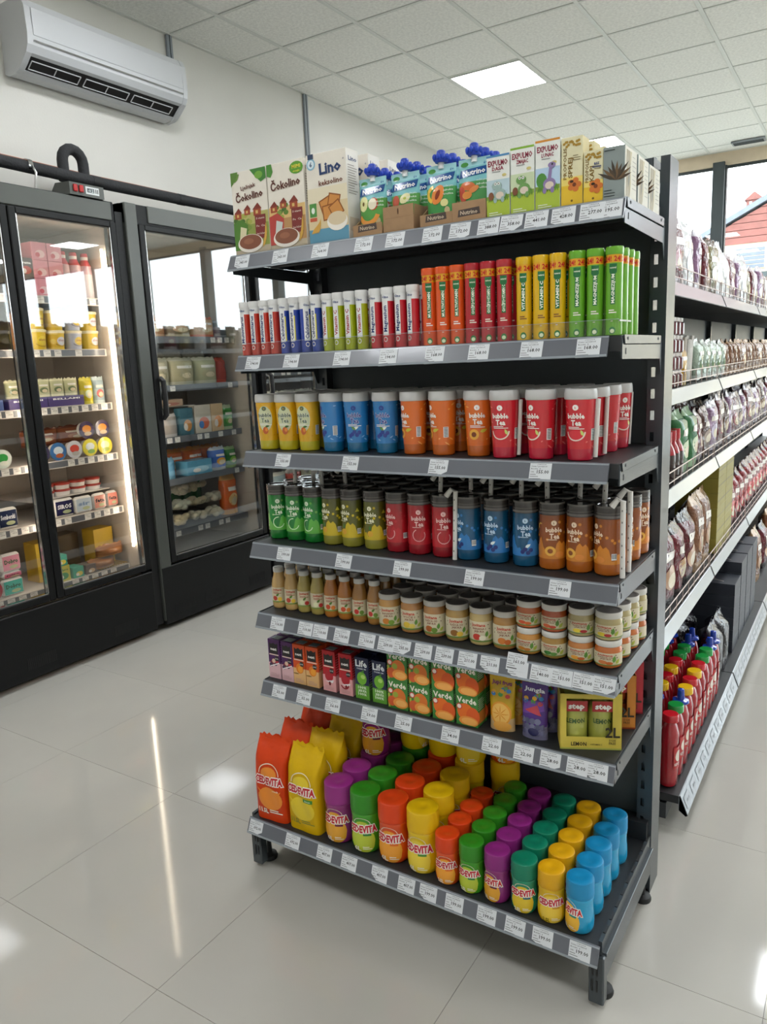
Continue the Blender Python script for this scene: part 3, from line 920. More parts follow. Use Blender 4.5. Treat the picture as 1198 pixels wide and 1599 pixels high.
# ---------- cereal boxes
def cereal(title, sub, seed, lab, base='#e6dfd2'):
    w, h, d = .113, .198, .052
    e = empty('cereal_box', lab, 'box')
    carton_body('carton', w, h, d, base, 'paper', e, fc={'x': '#e2ddd2', 'z': '#ece8df'})
    q = Decal(); x0 = -w / 2
    if sub == 'keksolino':
        q.rect(x0, 0, -x0, h * .16, '#5d94ad', 0)
        q.rect(x0, h * .16, -x0, h * .45, '#d9c59c', 0)
        q.rect(x0, h * .45, -x0, h * .62, '#e3d8bc', 0)
        for cx, cy, r_ in ((-.004, .082, .35), (.018, .088, -.25), (.002, .066, .1), (.024, .070, .5)):
            c, s = cos(r_), sin(r_)
            pts = [(cx + a * c * .017 - b * s * .017, cy + a * s * .017 + b * c * .017) for a, b in ((-1, -1), (1, -1), (1, 1), (-1, 1))]
            q.poly(pts, '#8f521d', 1)
            pts = [(cx + a * c * .014 - b * s * .014, cy + a * s * .014 + b * c * .014) for a, b in ((-1, -1), (1, -1), (1, 1), (-1, 1))]
            q.poly(pts, '#cc8a44', 1)
        q.ell(.026, .044, .029, .021, '#efe9df', 3, 20); q.ell(.026, .050, .026, .015, '#d9c7a6', 4, 20)
        for k in range(6): q.leaf(-.050 + k * .004, .022, .034, .007, .7 + k * .12, '#cf9f47', 2)
        q.rect(-.052, .060, -.032, .090, '#4f8f43', 1); q.ell(-.042, .074, .005, .007, '#e8efe2', 2); q.rect(-.052, .050, -.032, .058, '#c35a3c', 1)
        q.ell(-.042, .176, .0125, .0125, '#7fb6cf', 1, 18); q.ell(-.042, .176, .0095, .0095, '#dbe9ef', 2, 16); q.text('6', -.042, .176, .011, '#1f4468', 3, bold=.04)
        q.rect(-.050, .187, -.034, .198, '#2d3f5e', 2)
        q.text('Lino', .012, .164, .024, '#29406b', 2, w=.062, rot=.05, bold=.07)
        q.text('keksolino', .012, .133, .012, '#6e3a26', 2, w=.068, rot=.03, bold=.04)
        q.text('®', .050, .176, .004, '#29406b', 2)
    else:
        q.rect(x0, 0, -x0, h * .09, '#b9ab93', 0)
        q.rect(x0, h * .09, -x0, h * .36, '#8f9a4b' if seed == 1 else '#b98d5a', 0)
        q.rect(x0, h * .36, -x0, h * .50, '#b7b26c' if seed == 1 else '#dcb878', 0)
        r = random.Random(seed)
        for k in range(14): q.ell(x0 + .006 + r.random() * .05, .062 + r.random() * .04, .008, .006, ['#5b7c2e', '#7d9440', '#486b2a', '#a4a64c'][k % 4], 1, 8)
        for cx, cy, s_ in ((-.040, .100, .013), (-.010, .106, .012), (.022, .104, .015)):
            q.rect(cx - s_ * .8, cy - s_, cx + s_ * .8, cy, '#a14b2c', 2); q.poly([(cx - s_, cy), (cx + s_, cy), (cx + s_ * .2, cy + s_)], '#7e2f22', 2)
            q.rect(cx - s_ * .3, cy - s_ * .7, cx + s_ * .2, cy - s_ * .2, '#d9b26b', 3)
        q.rect(.014, .034, .048, .090, '#7c2d2a', 3)
        for k in range(3): q.text(('D vitamin', 'Fe  Ca', 'bez šećera')[k], .031, .082 - .018 * k, .0045, '#e9d8c8', 4, w=.026)
        q.poly([(x0, .012), (-.016, .012), (-.010, .07), (-.030, .085), (x0, .078)], '#4f7d2c' if seed == 1 else '#b5423a', 2)
        q.poly([(-.040, .034), (-.022, .03), (-.014, .062), (-.034, .068)], '#d8cfa8' if seed == 1 else '#c9d0c8', 3)
        for k in range(7): q.leaf(.034 + .002 * k, .012 + .004 * k, .034, .006, 1.1 + .07 * k, '#d3a548', 4)
        q.ell(-.005, .0255, .041, .022, '#ece4d8', 5, 24); q.ell(-.005, .029, .036, .0175, '#85503a', 6, 24); q.ell(-.010, .031, .016, .007, '#9a6248', 7, 16)
        q.leaf(x0 + .001, .198 - .018, .03, .02, .4, '#6b8e3a', 1) if seed == 1 else None
        if seed == 1:
            q.poly([(x0, .198), (x0, .165), (x0 + .018, .182), (x0 + .024, .198)], '#567c30', 1)
            q.poly([(.006, .198), (.022, .180), (.040, .165), (-x0, .172), (-x0, .198)], '#3f7f33', 1); q.ell(.034, .182, .013, .009, '#74a83f', 2, 12)
            q.text('Lješnjak', -.002, .160, .0095, '#5a2a1c', 3, w=.048, rot=.10, bold=.04)
            q.text('Čokolino', .000, .138, .017, '#5a2a1c', 3, w=.088, rot=.08, bold=.06)
        else:
            q.poly([(x0, .198), (x0, .172), (x0 + .012, .168), (x0 + .020, .180), (x0 + .016, .198)], '#4c8b35', 1)
            q.ell(.036, .179, .021, .014, '#5c9a2e', 1, 16); q.text('MIMI', .036, .182, .008, '#e8dd50', 2, w=.026, bold=.05); q.text('energija', .036, .172, .004, '#e8dd50', 2, w=.02)
            q.text('Čokolino', .000, .148, .018, '#5a2a1c', 3, w=.092, rot=.06, bold=.06)
    q.obj('front_print', flat_front(-d / 2), e)
    q = Decal()
    q.text('Lino' if sub == 'keksolino' else 'Čokolino', .0, h * .90, .010, '#29406b' if sub == 'keksolino' else '#5a2a1c', 1, w=.034, bold=.05)
    q.lines(-.020, h * .82, .020, 12, .0055, .0016, '#8e8578', 1); q.rect(-.02, .02, .02, .05, '#cdbfa8', 0)
    q.obj('side_print', flat_side(w / 2), e)
    return Proto(e)
ck1 = cereal('Čokolino', 'Lješnjak', 1, None); ck2 = cereal('Čokolino', '', 2, None); ln = cereal('Lino', 'keksolino', 3, None)
z0 = ZS[0] + .0008
ck1.put((.063, .042, z0), .02, 'hazelnut chocolate cereal box with green leaf corners, leftmost on top shelf')
ck2.put((.182, .040, z0), -.01, 'chocolate cereal box with bowl and round green badge, second on top shelf')
ln.put((.3055, .037, z0), .01, 'cream biscuit cereal box with blue lettering and cookies, right of chocolate cereals')
for k in (1, 2):
    ln.put((.310 + .006 * k, .037 + .075 * k, z0), .03 * k, 'cream biscuit cereal box %s behind the front one' % ('directly', 'farthest')[k - 1])
ck1.put((.068, .11, z0), 0, 'second hazelnut cereal box hidden behind the leftmost front box')
ck2.put((.19, .11, z0), 0, 'second chocolate cereal box hidden behind the box with green badge')

# ---------- fruit puree pouches in cardboard trays
def pouch(kind):
    w, h, d = .071, .126, .028
    e = empty('puree_pouch', None, 'pouch')
    top, low = '#7fbfc4', {'pear': '#5f9e4e', 'melon': '#5da052', 'papaya': '#4d9a55', 'peach': '#579a5a'}[kind]
    mb, fr = bag_mesh(w, h, d, lambda a, t: '#9fd0d6' if t > .86 else (top if t > .62 else low), seed=len(kind), n=2.2, wr=.0007, top=.55, nu=12, nv=16)
    mb.obj('pouch', 'softfilm', e)
    q = Decal()
    q.poly([(-.034, .088), (.03, .092), (.034, .108), (-.03, .104)], '#1f4f8c', 1); q.text('Nutrino', .001, .098, .011, '#f2f4f4', 2, w=.052, rot=.06, bold=.05)
    q.ell(-.022, .115, .009, .005, '#3f8a3c', 1, 10); q.text('6+', .026, .114, .006, '#2e6aa0', 1, bold=.03)
    for k in range(3): q.text(('voćni pire', 'jabuka', 'kruška')[k], .02, .080 - .008 * k, .004, '#e9f2e6', 1, w=.022)
    if kind == 'pear':
        q.ell(-.02, .070, .012, .017, '#e4e2a2', 1, 14); q.ell(-.02, .070, .003, .005, '#6e5a30', 2, 8); q.ell(.006, .068, .013, .014, '#c14c3c', 1, 14); q.ell(.004, .068, .011, .0125, '#efe6cc', 2, 14); q.arc(-.006, .052, .03, .01, '#e79b45', 3, PI * 1.1, PI * 1.9)
    elif kind == 'melon':
        q.ell(-.02, .066, .010, .013, '#c2563f', 1, 12); q.ell(.004, .070, .014, .010, '#e7e3ac', 1, 14, rot=.5); q.ell(.004, .070, .004, .003, '#b8c15c', 2, 8)
    elif kind == 'papaya':
        q.arc(-.013, .066, .019, .008, '#efc34a', 1, PI * .55, PI * 1.4); q.ell(-.004, .064, .014, .021, '#e68a43', 1, 14, rot=-.4); q.ell(-.004, .064, .005, .011, '#8a3a24', 2, 10, rot=-.4); q.ell(.012, .046, .009, .008, '#e6df9a', 2, 10)
    else:
        q.ell(-.01, .070, .018, .009, '#d2703f', 1, 12, rot=-.2); q.ell(-.024, .055, .009, .018, '#c04a34', 1, 12, rot=.3); q.ell(-.012, .052, .012, .008, '#e09045', 2, 12); q.ell(.004, .062, .012, .006, '#dd8b50', 2, 12, rot=.4)
    q.ell(.018, .030, .006, .008, '#cdb98c', 1, 10)
    q.ell(-.018, .022, .006, .006, '#274f86', 2, 10); q.ell(-.003, .020, .006, .006, '#274f86', 2, 10)
    q.obj('front_print', fr, e, 'gloss_print', step=.006, vstep=.008)
    MB().lathe([(.0065, h - .008, '#e8eaea'), (.0065, h + .006, '#e8eaea')], 12).obj('spout', 'plastic', e)
    cp = MB()
    cp.lathe([(.013, h + .004, '#1d3fae'), (.0145, h + .008, '#1d3fae'), (.0145, h + .018, '#1d3fae'), (.010, h + .021, '#1d3fae'), (.009, h + .027, '#1d3fae'), (.007, h + .029, '#1d3fae')], 14)
    for k in range(8):
        a = 2 * PI * k / 8
        cp.sphere((.0145 * cos(a), .0145 * sin(a), h + .0145), .0052, '#2146bb', 7, 5, (1, 1, 1.3))
    cp.obj('cap', 'plastic', e)
    return Proto(e)
names = {'pear': 'green fruit pouch with pear and apple print', 'melon': 'green fruit pouch with melon slice behind plain cardboard flap', 'papaya': 'green fruit pouch with papaya print', 'peach': 'green fruit pouch with peach and strawberry print'}
def tray(x, y, w, d, front, printed, lab):
    e = empty('cardboard_tray', lab, 'tray', (x, y, z0))
    c = '#a3815e'
    m = MB().box(-w / 2, w / 2, -d / 2, d / 2, .0, .002, c).box(-w / 2, w / 2, -d / 2, -d / 2 + .0015, .002, front, c)
    m.box(-w / 2, w / 2, d / 2 - .0015, d / 2, .002, .09, c)
    for s in (-1, 1):
        m.prism([(-d / 2, .002), (d / 2, .002), (d / 2, .09), (-d / 2 + .05, .055), (-d / 2 + .008, front)], lambda p, q, t: (t, p, q), s * w / 2, s * (w / 2 - .0015), c)
    m.obj('carton', 'card', e)
    q = Decal()
    if printed:
        q.poly([(-.026, .010), (.026, .012), (.024, .026), (-.024, .024)], '#4a3d38', 0); q.text('Nutrino', 0, .018, .008, '#cbb8a0', 1, w=.040, bold=.04)
    else:
        q.ell(0, front - .012, .002, .007, '#5c3d26', 0, 8); q.rect(-w * .45, front * .55, w * .45, front * .56, '#8b6c4c', 0)
    q.obj('print', flat_front(-d / 2), e)
for k, (kind, x, y) in enumerate((('pear', .4145, .040), ('melon', .4945, .050), ('papaya', .588, .045), ('peach', .668, .042))):
    pr = pouch(kind)
    pr.put((x, y, z0 + .003), .012, names[kind] + ', front of its tray')
    for j in range(1, 4):
        pr.put((x + random.uniform(-.0004, .0004), y + .054 * j, z0 + .003 + random.uniform(0, .004)), random.uniform(-.015, .015), '%s, %s from the front' % (names[kind].split(' behind')[0], ORD[j]))
    tray(x, y + .085, .078, .232 if k != 1 else .245, (.026, .055, .026, .040)[k], k != 1, ('cardboard tray with dark label under the pear pouches', 'plain cardboard tray with high front flap', 'cardboard tray with dark label under the papaya pouches', 'cardboard tray with large dark label under the peach pouches')[k])

# ---------- herbal syrup boxes and propolis boxes
def syrup(w, h, sub, blob, topc, edge):
    e = empty('syrup_box', None, 'box')
    d = .048
    carton_body('carton', w, h, d, '#e6e8e2', 'paper', e, fc={'z': topc, 'x': '#dfe3dc'})
    q = Decal()
    q.rect(-w / 2, h * .28, w / 2, h * .60, edge, 0); q.rect(-w / 2, 0, w / 2, h * .28, '#a9bf3e', 0); q.rect(-w / 2, h - .004, w / 2, h, topc, 0)
    q.rect(-w / 2, h * .28, w / 2, h * .34, '#7e9a3a', 1)
    for k in range(9): q.leaf(-w / 2 + .004 + k * .0052, h * .24, .016, .003, 1.2 + (k % 3) * .25, '#5b8a2a', 2)
    q.text('EXPULMO', 0, h * .87, .0105, '#8e2440', 1, w=w * .86, bold=.06)
    q.text(sub, 0, h * .78, .007, '#8e2440', 1, w=w * .5, bold=.06)
    q.lines(-w * .25, h * .72, w * .3, 1, .003, .0012, '#777', 1)
    # plump long necked reptile drawn with simple shapes
    q.ell(.004, h * .36, .013, .011, blob, 3, 14); q.ell(.004, h * .34, .009, .007, '#d9c9b8', 4, 12)
    if sub == 'LUNAC':
        q.poly([(.0, h * .40), (.007, h * .40), (.010, h * .60), (.004, h * .62)], blob, 3); q.ell(.009, h * .625, .008, .0055, blob, 4, 12); q.ell(.010, h * .635, .002, .002, '#222', 5, 8); q.ell(-.012, h * .42, .011, .014, '#4e8a3a', 2, 12)
    else:
        q.ell(-.002, h * .50, .011, .008, blob, 4, 12); q.ell(-.005, h * .53, .003, .003, '#f2f2ee', 5, 8); q.ell(.002, h * .53, .003, .003, '#f2f2ee', 5, 8); q.ell(-.005, h * .53, .0012, .0014, '#222', 6, 6); q.ell(.002, h * .53, .0012, .0014, '#222', 6, 6)
        q.ell(-.015, h * .34, .006, .008, '#7a4a30', 3, 10)
    for a in (-.006, .010): q.ell(a, h * .27, .004, .006, blob, 4, 8)
    q.ell(.014, h * .66, .005, .003, '#cfc07a', 2, 8)
    q.lines(-w * .4, h * .06, w * .2, 2, .004, .0014, '#e8eee0', 1)
    q.obj('front_print', flat_front(-d / 2), e)
    return Proto(e)
for (x, h, sub, blob, topc, edge, lab) in ((.735, .118, 'DASA', '#9ab3ad', '#4e86b4', '#b9cfd6', 'white herbal syrup box with grey baby dinosaur, left of the three'), (.7875, .124, 'ZMAJAC', '#6c9a54', '#7fae34', '#c8d6b0', 'white herbal syrup box with green dinosaur, middle of the three'), (.840, .128, 'LUNAC', '#8d7aa6', '#cf8a2f', '#b7cfe6', 'white herbal syrup box with purple long necked dinosaur, right one')):
    pr = syrup(.050, h, sub, blob, topc, edge)
    pr.put((x, .034, z0), .0, lab)
    pr.put((x + .002, .09, z0), .03, lab.split(',')[0] + ', hidden in second row')
def propolis(w, h, t1, t2):
    e = empty('propolis_box', None, 'box'); d = .040
    carton_body('carton', w, h, d, '#ddd6b0', 'paper', e, fc={'x': '#cdbf86', 'z': '#b59a3e'})
    q = Decal()
    q.rect(-w / 2, 0, w / 2, h * .30, '#e0b92e', 0)
    q.rect(-w / 2, h * .30, w / 2, h * .42, '#e6cf6e', 0)
    r = random.Random(4)
    for k in range(16): q.ell(-w / 2 + .003 + r.random() * (w - .006), h * .94 - r.random() * .010, .0028, .0026, '#a5812a', 1, 6)
    q.text(t1, -w * .33, h * .62, .0065, '#7c5d16', 1, w=h * .46, rot=PI / 2, bold=.03); q.text(t2, -w * .08, h * .55, .0085, '#7c5d16', 1, w=h * .30, rot=PI / 2, bold=.04)
    for k in range(5): q.ell(.005 + .008 * cos(1.26 * k), h * .30 + .008 * sin(1.26 * k), .0062, .0055, '#cf7430', 2, 10)
    q.ell(.005, h * .30, .004, .004, '#7a3c1a', 3, 8); q.ell(.0, h * .35, .004, .0025, '#3d2a14', 4, 8)
    q.lines(w * .05, h * .72, w * .42, 3, .004, .001, '#6b5a2a', 1)
    q.text('●', .0, h * .07, .004, '#7c5d16', 1)
    if t2 == 'KAPI': q.text('BEZ', w * .18, h * .74, .004, '#1e3a7a', 2, w=.01, bold=.05); q.text('ALKOHOLA', w * .18, h * .68, .004, '#1e3a7a', 2, w=.017, bold=.05)
    q.obj('front_print', flat_front(-d / 2), e)
    return Proto(e)
pa = propolis(.042, .124, 'PROPOLIS', 'SPREJ'); pb = propolis(.037, .092, 'PROPOLIS', 'KAPI')
pa.put((.8885, .031, z0), 0, 'tall gold and cream propolis spray box with orange flower'); pa.put((.894, .085, z0), 0, 'second tall gold box standing behind the propolis spray box')
pa.put((.899, .14, z0), 0, 'third tall gold box, deepest behind the propolis spray box')
pb.put((.931, .028, z0), 0, 'small yellow propolis drops box with orange flower'); pb.put((.934, .08, z0), 0, 'second small yellow box hidden behind the propolis drops box')
def teabox():
    e = empty('tea_box', None, 'box'); w, h, d = .040, .092, .085
    carton_body('carton', w, h, d, '#8e9a98', 'paper', e, fc={'x': '#d8d4c4', 'z': '#a9a184', '-y': '#87918f'})
    q = Decal()
    for k in range(9): q.leaf(.004, h * .35, .03 + .004 * (k % 3), .006, .3 + k * .3, ['#4a3a2a', '#6a5236', '#3d3328'][k % 3], 1)
    q.lines(-w * .45, h * .16, w * .1, 3, .005, .0014, '#38423f', 1); q.lines(-w * .45, h * .92, w * .3, 1, .005, .002, '#38423f', 1)
    q.obj('front_print', flat_front(-d / 2), e)
    q = Decal()
    q.rect(-.032, .004, -.008, .086, '#8c7c4e', 0); q.poly([(-.008, .004), (.0, .030), (-.004, .062), (.004, .086), (-.008, .086)], '#b6a878', 1); q.leaf(-.02, .02, .05, .012, 1.3, '#5c5330', 1)
    q.lines(.008, .078, .038, 8, .008, .0016, '#a8a393', 1)
    q.obj('side_print', flat_side(w / 2), e)
    return Proto(e)
tb_ = teabox()
tb_.put((.9705, .048, z0), 0, 'grey herbal tea box with brown plant, rightmost at front of top shelf')
tb_.put((.9710, .140, z0), .01, 'herbal tea box in second row at the right end of top shelf')
tb_.put((.9700, .236, z0), -.02, 'herbal tea box in third row at the right end of top shelf')

# ---------- effervescent tubes, second shelf
def short_tube(colr, name_t, tcol, strip2):
    e = empty('vitamin_tube', None, 'tube'); R = .0145
    MB().lathe([(.0138, 0, colr), (.0142, .002, colr), (.0142, .104, '#e5e5e4'), (.0142, .122, '#e5e5e4')], 20).obj('tube', 'gloss', e)
    MB().lathe([(.0152, .120, '#dedddb'), (.0155, .122, '#dedddb'), (.0155, .132, '#dedddb'), (.0148, .1345, '#dedddb')], 20).obj('cap', 'plastic', e)
    q = Decal()
    q.rect(-.013, .028, .0015, .105, '#e5e5e4', 0)
    q.text('®ino', -.004, .113, .006, '#2b3f76', 1, w=.015, bold=.05)
    q.text(name_t, -.006, .065, .0085, tcol, 1, w=.066 if len(name_t) > 9 else .058, rot=PI / 2, bold=.05)
    if strip2: q.rect(.0015, .03, .004, .09, strip2, 1)
    q.ell(-.006, .019, .005, .006, '#e7e2dc', 1, 10); q.ell(-.006, .019, .0035, .004, colr, 2, 8)
    q.bars(.020, .012, .030, .040, 0, 7, False)
    q.obj('label_print', wrap(lambda v: .0143), e, 'gloss_print', step=.003)
    return Proto(e)
def view_rz(x, y): return math.atan2(CPOS[0] - x, -(CPOS[1] - y))
zz = ZS[1] + .0008
sets = [('red and white multivitamin tube', '#bf3222', 'Multivitarus', '#25386f', None, [.017, .050, .083, .115]),
        ('blue and white calcium tube', '#23409c', 'Calciumarus', '#25386f', '#d5c92c', [.148, .181, .214, .248]),
        ('lime green and white vitamin tube', '#a3ad16', 'Vitamin C', '#a83038', None, [.283, .315, .348, .382]),
        ('crimson and white magnesium tube', '#c0202e', 'Magnesium', '#25386f', None, [.421, .454, .488, .521])]
LR = ['leftmost', 'second from left', 'third from left', 'rightmost']
for nm, c, t, tc_, s2, xs in sets:
    pr = short_tube(c, t, tc_, s2)
    for j in range(3):
        for i, x in enumerate(xs):
            a = view_rz(x, .02) - .28 + random.uniform(-.15, .15)
            if nm.startswith('blue') and i == 2 and j == 0: a += .9
            pr.put((x + (.002 * j), .020 + .034 * j, zz), a, '%s, %s of four, %s row' % (nm, LR[i], ORD[j]) if j == 0 else '%s, %s of four, %s row behind' % (nm, LR[i], ORD[j]))
sets = [('orange multivitamin tube', '#e0561c', 'MULTIVITAMIN', [.563, .597, .632], 3), ('dark red iron vitamin tube', '#b3202c', 'GVOŽĐE+VITAMIN C', [.668, .705, .742], 3),
        ('yellow vitamin tube', '#e0b412', 'VITAMIN C', [.786, .822, .858], 3), ('bright green magnesium tube', '#69ab2b', 'MAGNEZIJUM', [.8975, .9335, .9705], 4)]
def long_tube(colr, t):
    e = empty('vitamin_tube', None, 'tube')
    MB().lathe([(.0155, 0, colr), (.016, .002, colr), (.016, .135, '#e3a81c'), (.016, .150, colr), (.016, .152, colr)], 22).obj('tube', 'gloss', e)
    MB().lathe([(.0166, .150, colr), (.0172, .152, colr), (.0172, .1625, colr), (.0164, .165, colr)], 22).obj('cap', 'gloss', e)
    q = Decal()
    for a in (-.028, -.009, .010, .028): q.text('24!', a, .1425, .0095, '#c8261c', 1, w=.0145, bold=.06)
    q.rect(-.006, .118, .008, .133, '#1f6b38', 1); q.ell(.001, .119, .007, .006, '#1f6b38', 1, 12); q.text('natural', .001, .126, .0035, '#d8e8c8', 2, w=.011, bold=.05)
    q.rect(-.003, .058, .0055, .116, '#1f6b38', 1); q.text(t, .0012, .087, .0055, '#e9f0dc', 2, w=.054, rot=PI / 2, bold=.05)
    q.lines(-.006, .046, .009, 2, .0042, .0020, '#f0e8d8' if colr != '#e0b412' else '#7a4a1a', 1); q.lines(-.002, .026, .004, 1, .004, .0015, '#f0e8d8', 1)
    q.ell(.001, .009, .006, .007, '#2f7a3a', 1, 12); q.ell(.001, .008, .004, .004, '#dfe8c0', 2, 10)
    q.obj('label_print', wrap(lambda v: .0161), e, 'gloss_print', step=.003)
    return Proto(e)
for nm, c, t, xs, rows in sets:
    pr = long_tube(c, t)
    for j in range(rows):
        for i, x in enumerate(xs):
            a = view_rz(x, .02) - .12 + random.uniform(-.12, .12)
            pr.put((x + .001 * j, .020 + .036 * j, zz), a, '%s, %s of three, %s row' % (nm, ['left', 'middle', 'right'][i], ORD[j]) if j == 0 or (rows == 4 and i == 2) else '%s, %s of three, %s row behind' % (nm, ['left', 'middle', 'right'][i], ORD[j]))
e = empty('shelf_fence', 'low clear acrylic strip standing along front of the tube shelf', 'acrylic strip', (0, 0, zz))
MB().box(.0, .985, .0005, .002, .001, .030).obj('strip', 'clear_plastic', e)
MB().box(.985, .987, .002, .10, .026, .029).box(.0, .985, .0005, .0022, .0296, .0304).obj('edge', 'rail_light', e)

# ---------- bubble tea cups and bottles
def cup(kind, body, low, accent, textc, straw):
    e = empty('drink_cup', None, 'cup')
    R = lambda v: .0298 if v is None else .0262 + (.0322 - .0262) * v / .13
    p = [(.024, 0, low), (.0262, .002, low)] + [(R(v), v, low if v < .024 else body) for v in (.012, .0245, .05, .08, .11, .128)]
    MB().lathe(p, 28).obj('cup', 'gloss', e)
    L = '#c9c8c6'
    lid = MB().lathe([(.0325, .126, L), (.0338, .128, L), (.0334, .140, L), (.0322, .1465, L), (.0308, .1475, L), (.0300, .1445, L), (.010, .144, L), (.008, .1445, L)], 28)
    lid.obj('lid', 'plastic', e)
    q = Decal()
    q.ell(-.0, .110, .006, .006, textc, 1, 12); q.text('b', 0, .110, .005, body, 2)
    q.text('bubble', 0, .093, .0105, textc, 1, w=.036, bold=.06, out=('#ffffff' if textc != '#f2efe8' else accent), outw=.11)
    q.text('Tea', .001, .079, .0115, textc, 1, w=.021, bold=.06, out=('#ffffff' if textc != '#f2efe8' else accent), outw=.11)
    q.lines(-.017, .069, .020, 2, .0032, .0014, '#f2efe8', 1)
    if kind == 'mango':
        q.ell(0, .083, .020, .034, '#cfd3a8', 0, 16)
        q.ell(.0, .052, .008, .010, '#c4622a', 2, 12); q.ell(.003, .054, .004, .005, '#dd8a35', 3, 8); q.leaf(.0, .062, .012, .006, .2, '#3f6a2c', 3)
    elif kind == 'blueberry':
        for a, b in ((-.006, .046), (.006, .044), (.0, .052), (.012, .05), (-.012, .042)): q.ell(a, b, .0052, .0052, '#27408c', 2, 10)
        q.leaf(-.004, .058, .016, .007, .4, '#e2ece2', 2); q.leaf(.003, .056, .015, .006, 2.4, '#5a8a4a', 3)
    elif kind == 'peach':
        q.ell(-.008, .050, .012, .012, '#e8a83c', 2, 14); q.ell(-.008, .050, .006, .006, '#7a3a1a', 3, 10); q.ell(.012, .044, .008, .010, '#d5702a', 2, 12); q.leaf(.006, .056, .018, .008, .3, '#c9b83a', 3)
    else:
        q.arc(0, .060, .021, .003, '#f0d8cc', 2, PI, 2 * PI, 14, .9); q.ell(0, .054, .017, .010, '#d8303c', 1, 14); q.leaf(.016, .052, .014, .006, 2.0, '#c8d070', 3)
    r = random.Random(len(kind))
    for k in range(26):
        a, b = r.uniform(-.09, .09), r.uniform(.026, .12)
        if abs(a) < .024 and b > .04: continue
        q.leaf(a, b, r.uniform(.006, .016), .0032, r.uniform(-.6, .6), accent, 0)
    q.bars(.034, .042, .046, .066, 1, 7, False)
    q.obj('label_print', wrap(R), e, 'gloss_print', step=.004)
    s = MB().tube([(.0318, 0, .006), (.0372, 0, .126)], .0046, 10, '#d6d2cc'); s.obj('straw', 'plastic', e)
    return Proto(e)
KC = {'mango': ('#d9a614', '#b9ac22', '#c98a10', '#5b6a52'), 'blueberry': ('#2b79b8', '#0e5f86', '#7fb4dc', '#1f3a86'), 'peach': ('#d96a22', '#b5591a', '#eda34e', '#f2efe8'), 'melon': ('#c8242f', '#b51a34', '#e06a68', '#f2efe8')}
zc = ZS[2] + .0008
CN = {'mango': 'yellow bubble tea cup', 'blueberry': 'blue bubble tea cup', 'peach': 'orange bubble tea cup', 'melon': 'red watermelon bubble tea cup'}
POS3 = ['left', 'middle', 'right']
for kind, xs, rots, st in (('mango', [.031, .099, .168], [-.35, -.35, -.55], (0, 0, 0)), ('blueberry', [.248, .322, .409], [-1.2, -.25, -.35], (0, 0, 1)), ('peach', [.489, .567, .657], [-1.0, -1.15, -.1], (0, 1, 0)), ('melon', [.728, .812, .898], [-.35, -.75, -.35], (1, 0, 1))):
    pr = cup(kind, *KC[kind], True)
    for j in range(4):
        for i, x in enumerate(xs):
            if j == 0 or (i == 2 and kind == 'melon'):
                lab, g = '%s with white lid, %s one, %s row' % (CN[kind], POS3[i], ORD[j]), None
            else:
                lab, g = '%s, %s one, %s row behind' % (CN[kind], POS3[i], ORD[j]), None
            y = (.066, .076, .062, .046)[('mango', 'blueberry', 'peach', 'melon').index(kind)] + .0755 * j
            if kind == 'blueberry': y -= .012
            if y > .32: continue
            a = view_rz(x, y) + (rots[i] if j == 0 else random.uniform(-1, 1))
            r_ = pr.put((x + .004 * j, y, zc), a, lab, g)
            if not ((j == 0 and st[i]) or (j in (1, 3) and kind == 'melon' and i == 2)):
                for c in list(r_.children):
                    if c.name.startswith('straw'):
                        if c in [k for k, _ in pr.tree]: c['_hide'] = 1
                        else: bpy.data.objects.remove(c)
for c in list(bpy.data.objects):
    if '_hide' in c.keys(): bpy.data.objects.remove(c)

